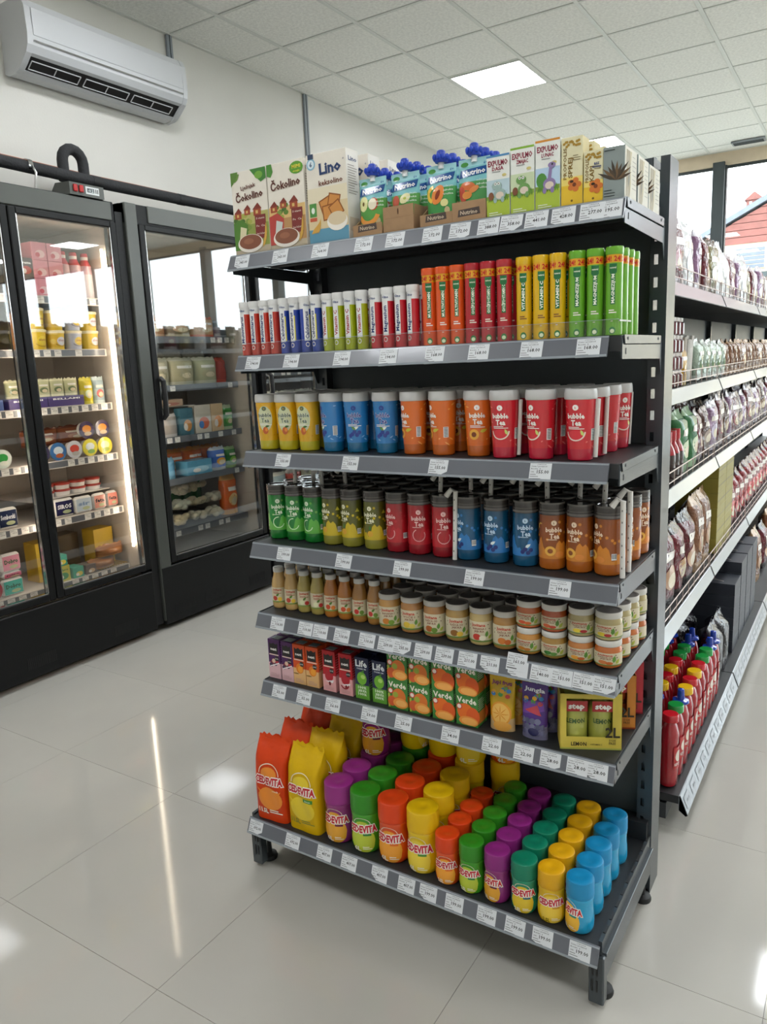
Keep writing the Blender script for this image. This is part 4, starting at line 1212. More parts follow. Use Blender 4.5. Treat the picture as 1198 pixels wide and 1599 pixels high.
def tea_bottle(kind, liq, art, low, textc, dark):
    e = empty('drink_bottle', None, 'bottle')
    R = lambda v: .0298
    MB().lathe([(.025, 0, low), (.0288, .003, low), (.0298, .008, low), (.0298, .024, low), (.0298, .026, liq), (.0298, .121, liq), (.0295, .125, liq)], 28).obj('bottle', 'gloss', e)
    c = '#3a3533'
    MB().lathe([(.0300, .124, c), (.0302, .126, '#6b6663'), (.0302, .131, c), (.0296, .134, '#59534f'), (.0302, .137, c), (.0302, .1475, '#5a5551'), (.0296, .1515, '#4a4542'), (.024, .1515, c), (.023, .1495, c)], 28).obj('lid', 'gloss', e)
    q = Decal()
    r = random.Random(len(kind) * 3)
    # wavy coloured foot of the printed sleeve
    pts = []
    for k in range(33):
        u = -.098 + .196 * k / 32
        pts.append((u, .052 + .016 * sin(k * .75) + .008 * sin(k * 1.9)))
    for a, b in zip(pts, pts[1:]): q.raw([(a[0], .026), (b[0], .026), b, a], [(0, 1, 2, 3)], art, 0)
    for k in range(20): q.ell(r.uniform(-.09, .09), r.uniform(.066, .112), .0035, .0035, art, 0, 7)
    q.ell(0, .107, .006, .006, textc, 1, 12); q.text('b', 0, .107, .005, liq, 2)
    q.text('bubble', 0, .092, .0105, textc, 1, w=.036, bold=.06, out=dark, outw=.11)
    q.text('Tea', .001, .078, .0115, textc, 1, w=.021, bold=.06, out=dark, outw=.11)
    q.lines(-.016, .069, .018, 1, .0032, .0014, textc, 2)
    if kind == 'lemon':
        q.ell(-.0, .042, .008, .008, '#d7a630', 2, 10); q.leaf(.0, .050, .014, .006, 1.6, '#3c6a2c', 2)
        q.poly([(.032, .094), (.044, .094), (.038, .104)], '#d9c93a', 1)
    elif kind == 'peach':
        q.ell(-.008, .044, .012, .011, '#e8b04a', 2, 14); q.ell(-.008, .044, .006, .0055, '#8a4a1e', 3, 10); q.ell(.012, .036, .010, .007, '#de8a38', 3, 10); q.arc(-.032, .098, .008, .003, '#e8b04a', 1, 1, 4)
    elif kind == 'berry':
        for a, b in ((-.006, .036), (.006, .034), (0, .042), (.012, .040)): q.ell(a, b, .005, .005, '#1c2f70', 2, 9)
        q.leaf(0, .046, .014, .007, .6, '#d8e8e8', 2)
    elif kind == 'cherry':
        q.arc(0, .050, .016, .002, '#e8a8a8', 2, 2, 6.8)
    else:
        q.arc(0, .048, .016, .0022, '#cfeec0', 2, 1.5, 6)
    q.bars(.036, .036, .047, .050, 1, 6, True)
    q.obj('label_print', wrap(R), e, 'gloss_print', step=.0045)
    return Proto(e)
def straw(loc, label, lean, h=.14):
    e = empty('wrapped_straw', label, 'straw', loc)
    dx, dy = lean
    MB().tube([(0, 0, 0), (dx * .5, dy * .5, h * .5), (dx, dy, h), (dx - .010, dy - .002, h + .004), (dx - .022, dy - .006, h - .012)], [.0056, .0054, .0056, .006, .007], 10, '#d9d6d0').obj('straw', 'plastic', e)
    q = MB()
    for k in range(6):
        t = .12 + k * .15
        q.box(dx * t - .0012, dx * t + .0012, dy * t - .0062, dy * t - .0054, h * t, h * t + .004, '#77736e')
    q.obj('printed_mark', 'print', e)
zb = ZS[3] + .0008
BN = {'apple': 'green apple bubble tea bottle', 'lemon': 'yellow pineapple bubble tea bottle', 'cherry': 'deep red bubble tea bottle', 'berry': 'dark blue blueberry bubble tea bottle', 'peach': 'amber peach bubble tea bottle'}
BC = {'apple': ('#127a2c', '#5fae46', '#0c6a22', '#d6e8cc', '#3f8a3c'), 'lemon': ('#5a5a1a', '#c9b024', '#86812c', '#e8e4c0', '#4a5222'), 'cherry': ('#a81620', '#b8222c', '#8e121e', '#eab8b4', '#8a1820'), 'berry': ('#0d4f74', '#2f78b8', '#0a4a6c', '#b9d6ea', '#1a3f74'), 'peach': ('#8a4512', '#d0822c', '#a85a18', '#f0d8b8', '#b04a20')}
for kind, xs, rots in (('apple', [.033, .095, .158], [-.1, -.35, -.75]), ('lemon', [.2205, .2825, .353], [-.9, -.85, -.5]), ('cherry', [.421, .484, .552], [-.8, -.1, -.05]), ('berry', [.618, .690, .762], [-1.0, -.5, -.05]), ('peach', [.825, .888, .950], [0.1, -.45, -1.0])):
    pr = tea_bottle(kind, *BC[kind])
    for j in range(4):
        for i, x in enumerate(xs):
            y = .080 + .068 * j
            if y > .3: continue
            vis_ = j == 0 or (kind == 'peach' and i == 2)
            pr.put((x + .002 * j, y, zb), view_rz(x, y) + (rots[i] if j == 0 else random.uniform(-1.5, 1.5)), '%s, %s one, %s row' % (BN[kind], POS3[i], ORD[j]) if vis_ else '%s, %s one, %s row behind' % (BN[kind], POS3[i], ORD[j]))
SN = 'white wrapped straw standing up behind the %s bottle'
for k, (x, y, lx) in enumerate(((.07, .115, -.004), (.10, .15, .004), (.165, .115, -.008), (.22, .15, -.01), (.52, .115, .006), (.59, .15, .0), (.655, .118, .004), (.73, .13, .0), (.80, .12, -.004), (.86, .15, .004), (.925, .12, .004))):
    straw((x, y, zb + .045), SN % (NTH[k] + ' to ' + NTH[k + 1]), (lx, .004), .145)
straw((.5935, .052, zb), 'long white wrapped straw between the red and blue bottles', (.006, .0, ), .165)
straw((.9868, .056, zb), 'white wrapped straw leaning beside the front right amber bottle', (.0, -.004), .165)
straw((.9855, .108, zb), 'second white wrapped straw at the right end of bottle shelf', (.0, .004), .175)

# ---------- baby food, fifth shelf
za = ZS[4] + .0008
def small_bottle(c1, fruit):
    e = empty('juice_bottle', None, 'bottle')
    def R(v):
        if v is None: return .0212
        if v < .066: return .0212
        return max(.013, .0212 - (v - .066) * .3)
    MB().lathe([(.018, 0, c1), (.0205, .003, c1), (.0212, .008, c1), (.0212, .066, c1), (.0195, .078, c1), (.0148, .094, c1), (.0132, .104, c1)], 22).obj('bottle', 'glossy_glass', e)
    MB().lathe([(.0142, .103, '#c9c7c2'), (.0148, .105, '#c9c7c2'), (.0148, .114, '#c9c7c2'), (.0138, .1165, '#b9b7b2')], 20).obj('cap', 'plastic', e)
    q = Decal()
    q.rect(-.034, .018, .034, .061, '#cfc3a4', 0)
    q.text('Juvitana', .0, .055, .0062, '#b8341f', 1, w=.027, bold=.06); q.lines(-.012, .047, .014, 2, .0032, .0015, '#8e3a28', 1)
    q.ell(-.006, .030, .007, .007, fruit[0], 1, 12); q.ell(.008, .028, .006, .006, fruit[1], 2, 10); q.leaf(-.002, .036, .012, .006, .8, '#4e7a2c', 2); q.rect(-.034, .018, .034, .022, '#7a9440', 1)
    q.obj('label_print', wrap(R), e, step=.003)
    return Proto(e)
mat('glossy_glass', rough=.08, var=.03, coat=.5)
sbp = [small_bottle('#c9a468', ('#b8402a', '#e0b83a')), small_bottle('#a89650', ('#d8d8b0', '#b02a24')), small_bottle('#b4702c', ('#c84a24', '#d8782c')), small_bottle('#a8763a', ('#c03028', '#6a8a34'))]
bl = ['pale yellow', 'golden', 'greenish', 'olive', 'orange', 'amber', 'brown orange', 'tan']
for i, x in enumerate([.025, .070, .116, .162, .208, .254, .301, .3485]):
    for j in range(3):
        pr = sbp[i // 2] if i < 6 else sbp[3]
        pr.put((x + .003 * j, .068 + .046 * j, za), view_rz(x, .07) - .25 + random.uniform(-.2, .2), 'small %s baby juice bottle, %s from the left in front row' % (bl[i], NTH[i]) if j == 0 else 'small %s baby juice bottle, %s from the left in %s row' % (bl[i], NTH[i], ORD[j]))
def jar(h, c1, fruit, lidc='#c4c0ba'):
    e = empty('baby_food_jar', None, 'jar')
    R = lambda v: .0292
    k = h - .014
    MB().lathe([(.0245, 0, c1), (.0282, .003, c1), (.0292, .008, c1), (.0292, k - .014, c1), (.0285, k - .006, c1), (.0262, k - .001, c1), (.0262, k + .002, c1)], 26).obj('jar', 'glossy_glass', e)
    MB().lathe([(.0276, k, lidc), (.0284, k + .002, lidc), (.0284, h - .002, lidc), (.0275, h, '#8f8a85'), (.0235, h, '#7f7a76'), (.022, h - .0012, '#7f7a76')], 26).obj('lid', 'plastic', e)
    q = Decal(); t0, t1 = (.010, h - .032) if h > .08 else (.008, h - .027)
    q.rect(-.052, t0, .052, t1, '#cfc4a6', 0)
    H_ = t1 - t0
    q.text('Juvitana', -.002, t1 - H_ * .16, H_ * .15, '#b8341f', 1, w=.034, bold=.06)
    q.text(random.choice(['KAŠICA OD', 'BANANA I', 'VOĆE I']), 0, t1 - H_ * .34, H_ * .10, '#7a3426', 1, w=.032, bold=.04); q.text('JABUKA', 0, t1 - H_ * .47, H_ * .10, '#7a3426', 1, w=.024, bold=.04)
    q.rect(-.052, t0, .052, t0 + H_ * .08, '#66863a', 1)
    q.ell(-.006, t0 + H_ * .25, .010, H_ * .16, fruit[0], 1, 12); q.ell(.008, t0 + H_ * .2, .008, H_ * .13, fruit[1], 2, 10); q.leaf(.017, t0 + H_ * .25, .016, .008, 1.4, '#5a8a34', 2); q.leaf(.022, t0 + H_ * .15, .014, .007, .9, '#a8b040', 3)
    for a, b in ((.022, .85), (.025, .65), (-.024, .8), (-.026, .6)): q.ell(a, t0 + H_ * b, .0018, .0012, '#4a2c1a', 1, 6)
    q.bars(.062, t0, .078, t0 + .014, 1)
    q.obj('label_print', wrap(R), e, step=.004)
    return Proto(e)
JC = [('#b88848', ('#c87a2c', '#7a9a38')), ('#b07c48', ('#d8b83a', '#e0c85a')), ('#a87848', ('#a85a24', '#6a8a30')), ('#a8864c', ('#8a5a24', '#d8b03a')), ('#c0a870', ('#c03a2c', '#e8e0c8')), ('#a87a40', ('#d07a34', '#c8642a'))]
jx = [.397, .463, .529, .591, .655, .716]
for i, x in enumerate(jx):
    pr = jar(.092, *JC[i])
    for j in range(4):
        pr.put((x + .004 * j, .064 + .062 * j, za), view_rz(x, .06) - .25 + random.uniform(-.15, .15), 'tall baby food jar, %s from the left, %s row' % (NTH[i], ORD[j]) if j < 3 else 'tall baby food jar, %s from the left in the last row' % NTH[i])
SC = [[('#b85a24', ('#c8502a', '#d8642c')), ('#a8481c', ('#c85a2a', '#b03a24')), ('#a89868', ('#e0c83a', '#a82c2c')), ('#b0a070', ('#d8c03a', '#a82c2c'))],
      [('#c08438', ('#d0882c', '#c87a34')), ('#a07a38', ('#3f7a34', '#5a8a3c')), ('#b8743a', ('#e09a34', '#b85a20')), ('#b8642c', ('#d07a44', '#c8642a'))]]
for t in (1, 0):
    for i, x in enumerate([.776, .836, .898, .958]):
        pr = jar(.0625, *SC[1 - t][i], lidc='#d0cdc6')
        for j in range(4):
            edge_ = j == 0 or i == 3
            pr.put((x + .002 * j, .062 + .062 * j, za + .0628 * t), view_rz(x, .06) - .2 + random.uniform(-.25, .25), 'small baby food jar in the %s layer, %s of four, %s row' % (('lower', 'upper')[t], LR[i], ORD[j]) if edge_ else 'small baby food jar inside the %s layer, %s of four, %s row' % (('lower', 'upper')[t], LR[i], ORD[j]))

# ---------- drink cartons, sixth shelf
zd = ZS[5] + .0008
def drink_carton(w, h, d, top, bottom, kind):
    e = empty('juice_carton', None, 'carton')
    m = MB().box(-w / 2, w / 2, -d / 2, d / 2, 0, h, top, b=.001)
    m.obj('carton', 'paper', e)
    q = Decal(); x0 = -w / 2
    if kind in ('berries', 'orange', 'cherry', 'pome'):
        q.rect(x0, 0, -x0, h * .40, bottom, 0)
        q.poly([(x0, h * .36), (-x0, h * .36), (-x0, h * .50), (x0, h * .62)], bottom, 0) if False else None
        q.poly([(-.015, h * .64), (.015, h * .64), (.015, h * .92), (.008, h * .88), (0, h * .92), (-.008, h * .88), (-.015, h * .92)], '#1c1716', 1)
        q.text('next', .0, h * .76, .008, '#e8e4e0', 2, w=.022, bold=.07); q.rect(-.017, h * .60, .017, h * .625, '#e0c8b8', 1)
        q.ell(.010, h * .52, .008, .008, '#2a2422', 4, 6); q.text('100%', .010, h * .52, .004, '#e8e4e0', 5, w=.012)
        if kind == 'berries':
            for a, b, c in ((-.008, .40, '#7a1c34'), (.004, .38, '#2c2440'), (-.012, .34, '#3a2c44'), (.010, .42, '#b02a3a'), (-.002, .45, '#d8b8a0')): q.ell(a, h * b, .0065, .0065, c, 2, 10)
            q.poly([(-.016, h * .28), (.018, h * .40), (.018, h * .43), (-.016, h * .31)], '#e8e4e4', 3)
        elif kind == 'orange':
            q.ell(.002, h * .40, .013, .015, '#dd7a18', 2, 16); q.ell(.004, h * .38, .009, .010, '#e89a30', 3, 12); q.ell(-.012, h * .26, .010, .002, '#8a6a34', 2, 8)
        else:
            q.ell(.0, h * .38, .014, .015, '#a81828', 2, 16); q.poly([(-.014, h * .24), (.016, h * .30), (.012, h * .22)], '#e8e0e0', 3); q.ell(.002, h * .20, .004, .006, '#6a1018', 4, 8)
            if kind == 'pome': q.arc(-.002, h * .26, .014, .004, '#8a1420', 4, 3.4, 6.2)
        q.lines(x0 + .006, h * .12, -x0 - .006, 3, .004, .0012, '#b08a88', 1)
        tcol = top
        MB().box(-w * .30, w * .30, -d * .30, d * .30, h, h + .0012, '#b8b0b4').obj('foil_patch', 'rail_light', e)
    elif kind == 'life':
        q.rect(x0, 0, -x0, h * .34, '#5f9a34', 0)
        q.text('Life', .0, h * .86, .018, '#e8ecf0', 1, w=.036, bold=.06); q.text('PREMIUM', 0, h * .73, .004, '#d8dce4', 1, w=.028)
        q.ell(0, h * .50, .015, .018, '#6aa82c', 1, 16); q.ell(.004, h * .54, .007, .006, '#a8cc6a', 2, 10); q.leaf(0, h * .63, .012, .006, .8, '#3f7a2c', 2)
        for k in range(3): q.text(('100%', 'JABUKA', '100%')[k], 0, h * (.28 - .08 * k), .007, '#e0ecd4', 1, w=.026, bold=.05)
    else:
        q.rect(x0, 0, -x0, h, '#3f8038', 0)
        q.text('Verde', 0, h * .86, .015, '#ece8d8', 3, w=.052, bold=.05); q.ell(-.020, h * .62, .008, .008, '#c83a34', 3, 10); q.ell(-.020, h * .62, .0055, .0055, '#e8d8d0', 4, 10)
        if kind == 'multi':
            q.ell(.004, h * .45, .020, .022, '#d8742c', 1, 16); q.ell(-.006, h * .50, .008, .008, '#9aa83c', 2, 10); q.ell(.008, h * .22, .022, .014, '#e8943c', 2, 16); q.ell(.010, h * .22, .016, .009, '#f0b060', 3, 14); q.ell(-.018, h * .25, .012, .014, '#cf5a2c', 1, 12)
            q.rect(x0, 0, x0 + .006, h * .5, '#a8b83c', 0)
        else:
            q.ell(-.004, h * .46, .022, .022, '#e06a1c', 1, 18); q.ell(.016, h * .36, .018, .022, '#d8581c', 1, 16); q.ell(.004, h * .16, .026, .013, '#e8903a', 2, 16); q.ell(.006, h * .16, .021, .0095, '#f2ac58', 3, 14)
        q.rect(x0, 0, -x0, h * .03, '#3a7834', 4)
    q.obj('front_print', flat_front(-d / 2), e)
    if kind in ('multi', 'orange2'):
        q = Decal(); q.rect(-.02, h * .1, .02, h * .5, '#d07a2c', 0); q.lines(-.018, h * .9, .018, 6, .005, .0014, '#d8e4c8', 1); q.obj('side_print', flat_side(w / 2), e)
    else:
        q = Decal(); q.lines(-d * .4, h * .9, d * .4, 12, .007, .0013, '#c8a8a8', 1); q.rect(-d / 2, 0, d / 2, h * .4, bottom, 0); q.obj('side_print', flat_side(w / 2), e)
    return Proto(e)
cs = [('berries', '#4a1a58', '#d8aeb4', 'purple mixed berry juice carton', [.0245, .0715]), ('orange', '#cc4a14', '#dcae74', 'orange juice carton with whole orange', [.114, .159]), ('cherry', '#b01420', '#dca0a0', 'red cherry juice carton with single fruit', [.217]), ('pome', '#b01420', '#dca0a0', 'red juice carton with dripping juice splash', [.271]), ('life', '#1a2244', '#4f8a30', 'navy and green apple juice carton', [.324, .378])]
for kind, top, bot, nm, xs in cs:
    pr = drink_carton(.043, .116, .036, top, bot, kind)
    for j in range(3):
        for i, x in enumerate(xs):
            pr.put((x + .002 * j, .043 + .0385 * j, zd), random.uniform(-.03, .03), '%s, %s, %s row' % (nm, ['left one', 'right one'][i], ORD[j]) if len(xs) > 1 else '%s, %s row' % (nm, ORD[j]))
for i, (x, kind) in enumerate(((.438, 'multi'), (.502, 'multi'), (.568, 'orange2'), (.634, 'orange2'))):
    pr = drink_carton(.058, .0765, .040, '#3f8038', '#3f8038', kind)
    for t in (0, 1):
        for j in range(3):
            pr.put((x + random.uniform(-.001, .001), .038 + .044 * j, zd + .0768 * t), random.uniform(-.02, .02), 'green orange juice carton, %s of four, %s layer, %s row' % (LR[i], ('lower', 'upper')[t], ORD[j]), None)
def juice_pouch(c1, c2, t, fruit):
    e = empty('juice_pouch', None, 'pouch')
    mb, fr = bag_mesh(.062, .132, .036, lambda a, q: c2 if q < .25 else c1, seed=len(t), n=2.0, wr=.0012, top=.5, nu=12, nv=16)
    mb.obj('pouch', 'film', e)
    q = Decal()
    q.text(t, 0, .118, .009, '#7a1f5a' if c1 != '#4a2a7a' else '#e0e0ec', 2, w=.05, bold=.06)
    r = random.Random(5)
    for k in range(9): q.ell(r.uniform(-.02, .02), r.uniform(.085, .108), .006, .005, ['#2a7ac0', '#c83a2a', '#4a9a3a', '#e0a82a'][k % 4], 1, 9)
    if fruit == 'orange':
        q.ell(0, .045, .026, .030, '#e0962c', 1, 20); q.ell(0, .045, .022, .026, '#ecb85a', 2, 20)
        for k in range(8): q.leaf(0, .045, .022, .0022, k * PI / 4, '#d88a24', 3)
        q.ell(.004, .014, .022, .013, '#e8a84a', 4, 14)
    else:
        q.poly([(-.026, .06), (.026, .072), (.024, .095), (-.022, .09)], '#6a3a9a', 1); q.poly([(-.02, .07), (.02, .06), (.01, .085)], '#b83a4a', 2)
        for k in range(14): q.ell(-.024 + (k % 5) * .012, .018 + (k // 5) * .014, .0075, .0075, ['#5a5a7a', '#6e6e8e', '#4a4a6c'][k % 3], 2, 10)
        q.ell(.002, .020, .013, .010, '#2c2c5a', 4, 12)
    q.obj('front_print', fr, e, 'gloss_print', step=.006, vstep=.008)
    return Proto(e)
pr = juice_pouch('#c9a31c', '#caa878', 'Jupi fruti', 'orange')
pr.put((.715, .045, zd), .05, 'yellow stand up juice pouch with orange slice, front'); pr.put((.728, .09, zd), .12, 'second yellow juice pouch behind the front one'); pr.put((.722, .135, zd), -.05, 'third yellow juice pouch deepest in its row')
pr = juice_pouch('#4a2a7a', '#6c6a86', 'Jungla', 'grape')
pr.put((.797, .043, zd), .0, 'purple stand up juice pouch with grapes, front'); pr.put((.806, .09, zd), .08, 'second purple juice pouch behind the front one'); pr.put((.803, .135, zd), -.05, 'third purple juice pouch deepest in its row')
def step_pack(c, dark, liq, w1, w2):
    e = empty('syrup_twin_pack', None, 'multipack'); w, h, d = .134, .133, .066
    m = MB(); y = -d / 2
    m.box(-w / 2, w / 2, y, y + .0012, 0, .030, c).box(-w / 2, -w / 2 + .014, y, y + .0012, .03, h - .012, c).box(w / 2 - .020, w / 2, y, y + .0012, .03, h - .012, c).box(-w / 2, w / 2, y, y + .0012, h - .012, h, c)
    m.prism([(w / 2 - .020, .03), (w / 2 - .030, .03), (w / 2 - .020, .045)], lambda p, q, t: (p, t, q), y, y + .0012, c)
    m.box(w / 2 - .0012, w / 2, y, -y, 0, h, c).box(-w / 2, -w / 2 + .0012, y, -y, 0, h, c).box(-w / 2, w / 2, -y - .0012, -y, 0, h, c).box(-w / 2, w / 2, y, -y, 0, .0012, c).box(-w / 2 + .01, w / 2 - .01, y, -y, h - .0012, h, liq)
    m.obj('carrier', 'paper', e)
    for s in (-1, 1):
        b = MB().lathe([(.026, .002, liq), (.029, .008, liq), (.029, .085, liq), (.024, .100, liq), (.012, .112, liq), (.011, .122, dark)], 20, s * .029 - .003, .0)
        o = b.obj('bottle', 'gloss', e)
        q = Decal(); q.text(w1, 0, .066, .011, dark, 1, w=.042, bold=.05)
        k = s
        q.obj('label_print', (lambda kk: lambda u, v, l: (kk * .029 - .003 + .0294 * sin(u / .029), -.0294 * cos(u / .029) - EPS * l, v))(k), e, 'gloss_print', step=.004)
    q = Decal()
    for s in (-1, 1):
        q.rect(s * .029 - .026, .090, s * .029 + .022, .115, '#a81e1e', 0); q.text('step', s * .029 - .002, .103, .013, '#ece8e0', 1, w=.036, bold=.08)
    q.obj('logo_print', flat_front(-d / 2 + .0025), e, 'gloss_print')
    q = Decal()
    q.rect(-w / 2, 0, w / 2, .004, liq, 0); q.text(w2, -.026, .0135, .009, '#2a2412', 1, w=.034, bold=.05); q.text('+VITAMIN C', .012, .0125, .004, '#4a4020', 1, w=.026)
    q.text('2L', w / 2 - .020, .044, .024, '#2a2412', 12, w=.032, bold=.05); q.text('SUGAR', w / 2 - .020, .023, .005, '#4a4020', 1, w=.015); q.text('FREE', w / 2 - .020, .016, .006, '#4a4020', 1, w=.015)
    q.obj('front_print', flat_front(-d / 2), e)
    return Proto(e)
step_pack('#cdb84a', '#3a5a2a', '#a8aa4c', 'LEMON', 'LEMON').put((.9135, .073, zd), .43, 'pale yellow lemon drink twin pack at the front of the shelf')
step_pack('#c07a2c', '#3a1c10', '#8a3a1c', 'ORANGE', 'ORANGE').put((.9150, .186, zd), .43, 'orange drink twin pack behind the lemon one')
step_pack('#a82c38', '#f0d8d8', '#7a1c28', 'CHERRY', 'PUNCH').put((.9110, .274, zd), .40, 'red cherry drink twin pack at the back of the shelf')

# ---------- instant drink bags and bottles, base shelf
zf = ZS[6] + .0008
def vita_art(q, w, y, tl, accent, cap=None, big='CEDEVITA'):
    q.arc(-.0, y + .012, w * .40, .0016, '#e8e0c8', 2, .1 * PI, .95 * PI, 14, .85)
    q.text(big, 0, y, .0185, '#c01f2c', 2, w=w, bold=.09, out='#f4efe6', outw=.26, rot=.03)
    q.rect(.006, y - .024, .030, y - .017, accent, 2)
    q.text(tl, -.012, y - .082 if tl == '11.5L' else .016, .014 if tl == '11.5L' else .010, '#f0ead8', 2, w=.026, bold=.06)
def bag(c, c2, lab1):
    e = empty('drink_powder_bag', None, 'bag')
    mb, fr = bag_mesh(.107, .238, .074, lambda a, t: c, seed=len(lab1), n=5, wr=.0028, top=.74, nu=16, nv=22, zig=True, lean=.012)
    mb.obj('bag', 'softfilm', e)
    q = Decal()
    q.ell(.004, .070, .040, .034, c2, 0, 20); q.poly([(-.040, .100), (.012, .035), (.040, .098), (.0, .072)], c2, 1)
    q.arc(0, .140, .034, .0025, '#efe3c8', 2, .0, PI, 16, .95)
    q.ell(0, .142, .026, .020, c2, 1, 16)
    q.text('CEDEVITA', 0, .124, .020, '#c01f2c', 2, w=.092, bold=.09, out='#f4efe6', outw=.26, rot=.02)
    if c2 != '#e88a2a': q.rect(.010, .094, .040, .104, '#3f8a2c', 2); q.text('limun', .025, .099, .005, '#e8ecd8', 3, w=.018)
    else: q.text('narandža', .024, .098, .005, '#f0e0c0', 3, w=.02)
    q.text('11.5L', -.022, .030, .014, '#f0ead8' if c2 == '#e88a2a' else '#8a8a2c', 2, w=.034, bold=.08); q.lines(.0, .034, .044, 2, .006, .003, '#f0ead8' if c2 == '#e88a2a' else '#8a8a2c', 2)
    q.obj('front_print', fr, e, 'print', step=.007, vstep=.01)
    return Proto(e)
bo = bag('#cf3f12', '#e88a2a', 'orange'); by = bag('#d3aa08', '#e2c62c', 'yellow')
bo.put((.066, -.052, zf), .06, 'orange instant drink bag, front left corner of the base shelf')
bo.put((.066, .046, zf), -.03, 'orange instant drink bag standing second behind the front one', tilt=(-.02, 0))
bo.put((.068, .136, zf + .0), .03, 'orange instant drink bag deepest at the left', tilt=(-.03, .02), scale=(1, 1, 1.06))
by.put((.179, -.048, zf), -.02, 'yellow instant drink bag, front row beside the orange one')
by.put((.177, .044, zf), .05, 'yellow instant drink bag standing second in its row')
by.put((.180, .134, zf), .05, 'yellow instant drink bag turned sideways in third place')
by.put((.180, .222, zf), -.05, 'tall yellow instant drink bag at the back', scale=(1, 1, 1.12))
def vita_bottle(c, cap, c2, accent, s, tl, tealart=False):
    e = empty('drink_powder_bottle', None, 'bottle')
    P = [(.036, 0), (.0395, .004), (.0415, .016), (.042, .034), (.0405, .058), (.0385, .078), (.0392, .098), (.0402, .106), (.0395, .108)]
    if s < 1: P = [(r * .753, z * .765) for r, z in P]
    top = P[-1][1]; rr_ = P[-2][0]
    prof = [(r, z, c) for r, z in P]
    def R(v):
        if v is None: return P[3][0]
        for (r0, a), (r1, b) in zip(P, P[1:]):
            if a <= v <= b: return r0 + (r1 - r0) * (v - a) / max(1e-6, b - a)
        return P[-1][0]
    MB().lathe(prof, 30).obj('bottle', 'gloss', e)
    hc = .055 if s == 1 else .041
    cm = MB().lathe([(rr_ * .97, top - .001, cap), (rr_ * 1.0, top + .001, cap), (rr_ * 1.015, top + .005, cap), (rr_ * 1.01, top + .009, cap), (rr_ * .995, top + hc * .9, cap), (rr_ * .975, top + hc * .96, cap), (rr_ * .90, top + hc, cap), (rr_ * .32, top + hc, cap), (rr_ * .28, top + hc - .0006, cap)], 30)
    cm.obj('cap', 'cap_plastic', e)
    q = Decal(); k = 1 if s == 1 else .77
    for a, b, ax, bx in ((0, .038, .036, .036), (.008, .026, .026, .023)): q.ell(a * k, b * k, ax * k, bx * k, c2, 0 if b > .03 else 1, 18)
    q.poly([(-.026 * k, .058 * k), (.004 * k, .018 * k), (.030 * k, .060 * k), (.004 * k, .044 * k)], c2, 1)
    q.arc(0, .080 * k, .026 * k, .0016 * k, '#efe3c8', 2, .05 * PI, .95 * PI, 14, .75)
    q.ell(0, .078 * k, .019 * k, .012 * k, c2, 1, 14)
    q.text('CEDEVITA', 0, .069 * k, .0185 * k, '#c01f2c', 2, w=.086 * k, bold=.09, out='#f4efe6', outw=.26, rot=.04)
    q.rect(.004 * k, .051 * k, .026 * k, .057 * k, accent, 2)
    q.text(tl, -.014 * k, .013 * k, .012 * k, '#f0ead8' if c not in ('#dfb70a', '#dfb30a') else '#8a7a14', 2, w=.022 * k, bold=.08); q.lines(.002 * k, .018 * k, .028 * k, 2, .005 * k, .0022 * k, '#f0ead8', 2)
    q.obj('label_print', wrap(R), e, 'gloss_print', step=.004, vstep=.008)
    return Proto(e)
mat('cap_plastic', rough=.36, var=.03, bump=.04, bscale=200)
LC = [('purple', '#8a2470', '#952c80', '#e0a02c', '#6a1a3a', .279), ('green', '#3c9a1c', '#2f861c', '#b8c83a', '#2a7a34', .3635), ('orange', '#dc4a10', '#dc4212', '#f0a030', '#e06a20', .449), ('yellow', '#e3c00a', '#e2b60c', '#ecd040', '#4a8a2c', .5345)]
RW = [-.041, .0455, .132, .2185]
PRL = {}
for nm, c, cap, c2, ac_, x in LC:
    pr = vita_bottle(c, cap, c2, ac_, 1, '6L'); PRL[nm] = pr
    for j, y in enumerate(RW):
        pr.put((x + (0, -.001, .001, .002)[j], y, zf), view_rz(x, y) - .42 + random.uniform(-.1, .1), 'large %s drink powder bottle, %s row' % (nm, ORD[j]))
ht = .1635
PRL['purple'].put((.283, .140, zf + ht), .25, 'large purple bottle stacked on top of another purple one')
PRL['yellow'].put((.362, .222, zf + ht), 1.6, 'large yellow bottle stacked on top of a green one')
PRL['yellow'].put((.455, .222, zf + ht), 2.2, 'large yellow bottle stacked on top of an orange one')
PRL['yellow'].put((.541, .222, zf + ht), .2, 'large yellow bottle stacked on a yellow one at the back')
PRL['orange'].put((.622, .292, zf), .3, 'large orange bottle at the back behind small orange ones') if False else None
PRL['yellow'].put((.620, .270, zf), .5, 'large yellow bottle at the back behind the small orange ones')
PRL['orange'].put((.620, .270, zf + ht), .5, 'large orange bottle stacked on yellow at the back')
PRL['orange'].put((.330, .262, zf + ht + .0), .4, 'large orange bottle partly hidden on top row behind purple') if False else None
SMC = [('orange', '#dc4a10', '#dc4212', '#f0a030', '#e06a20', .610), ('green', '#3c9a1c', '#2f861c', '#b8c83a', '#2a7a34', .675), ('purple', '#8a2470', '#8a2478', '#e0a02c', '#6a1a3a', .741), ('teal', '#128a68', '#0c7a5c', '#e0c02c', '#1a5a6a', .808), ('yellow', '#dfb30a', '#dca40e', '#ecc840', '#c88a1c', .872), ('light blue', '#189ac8', '#1686b8', '#efb83a', '#2a8a7a', .938)]
RS = [-.055, .012, .078, .143, .212]
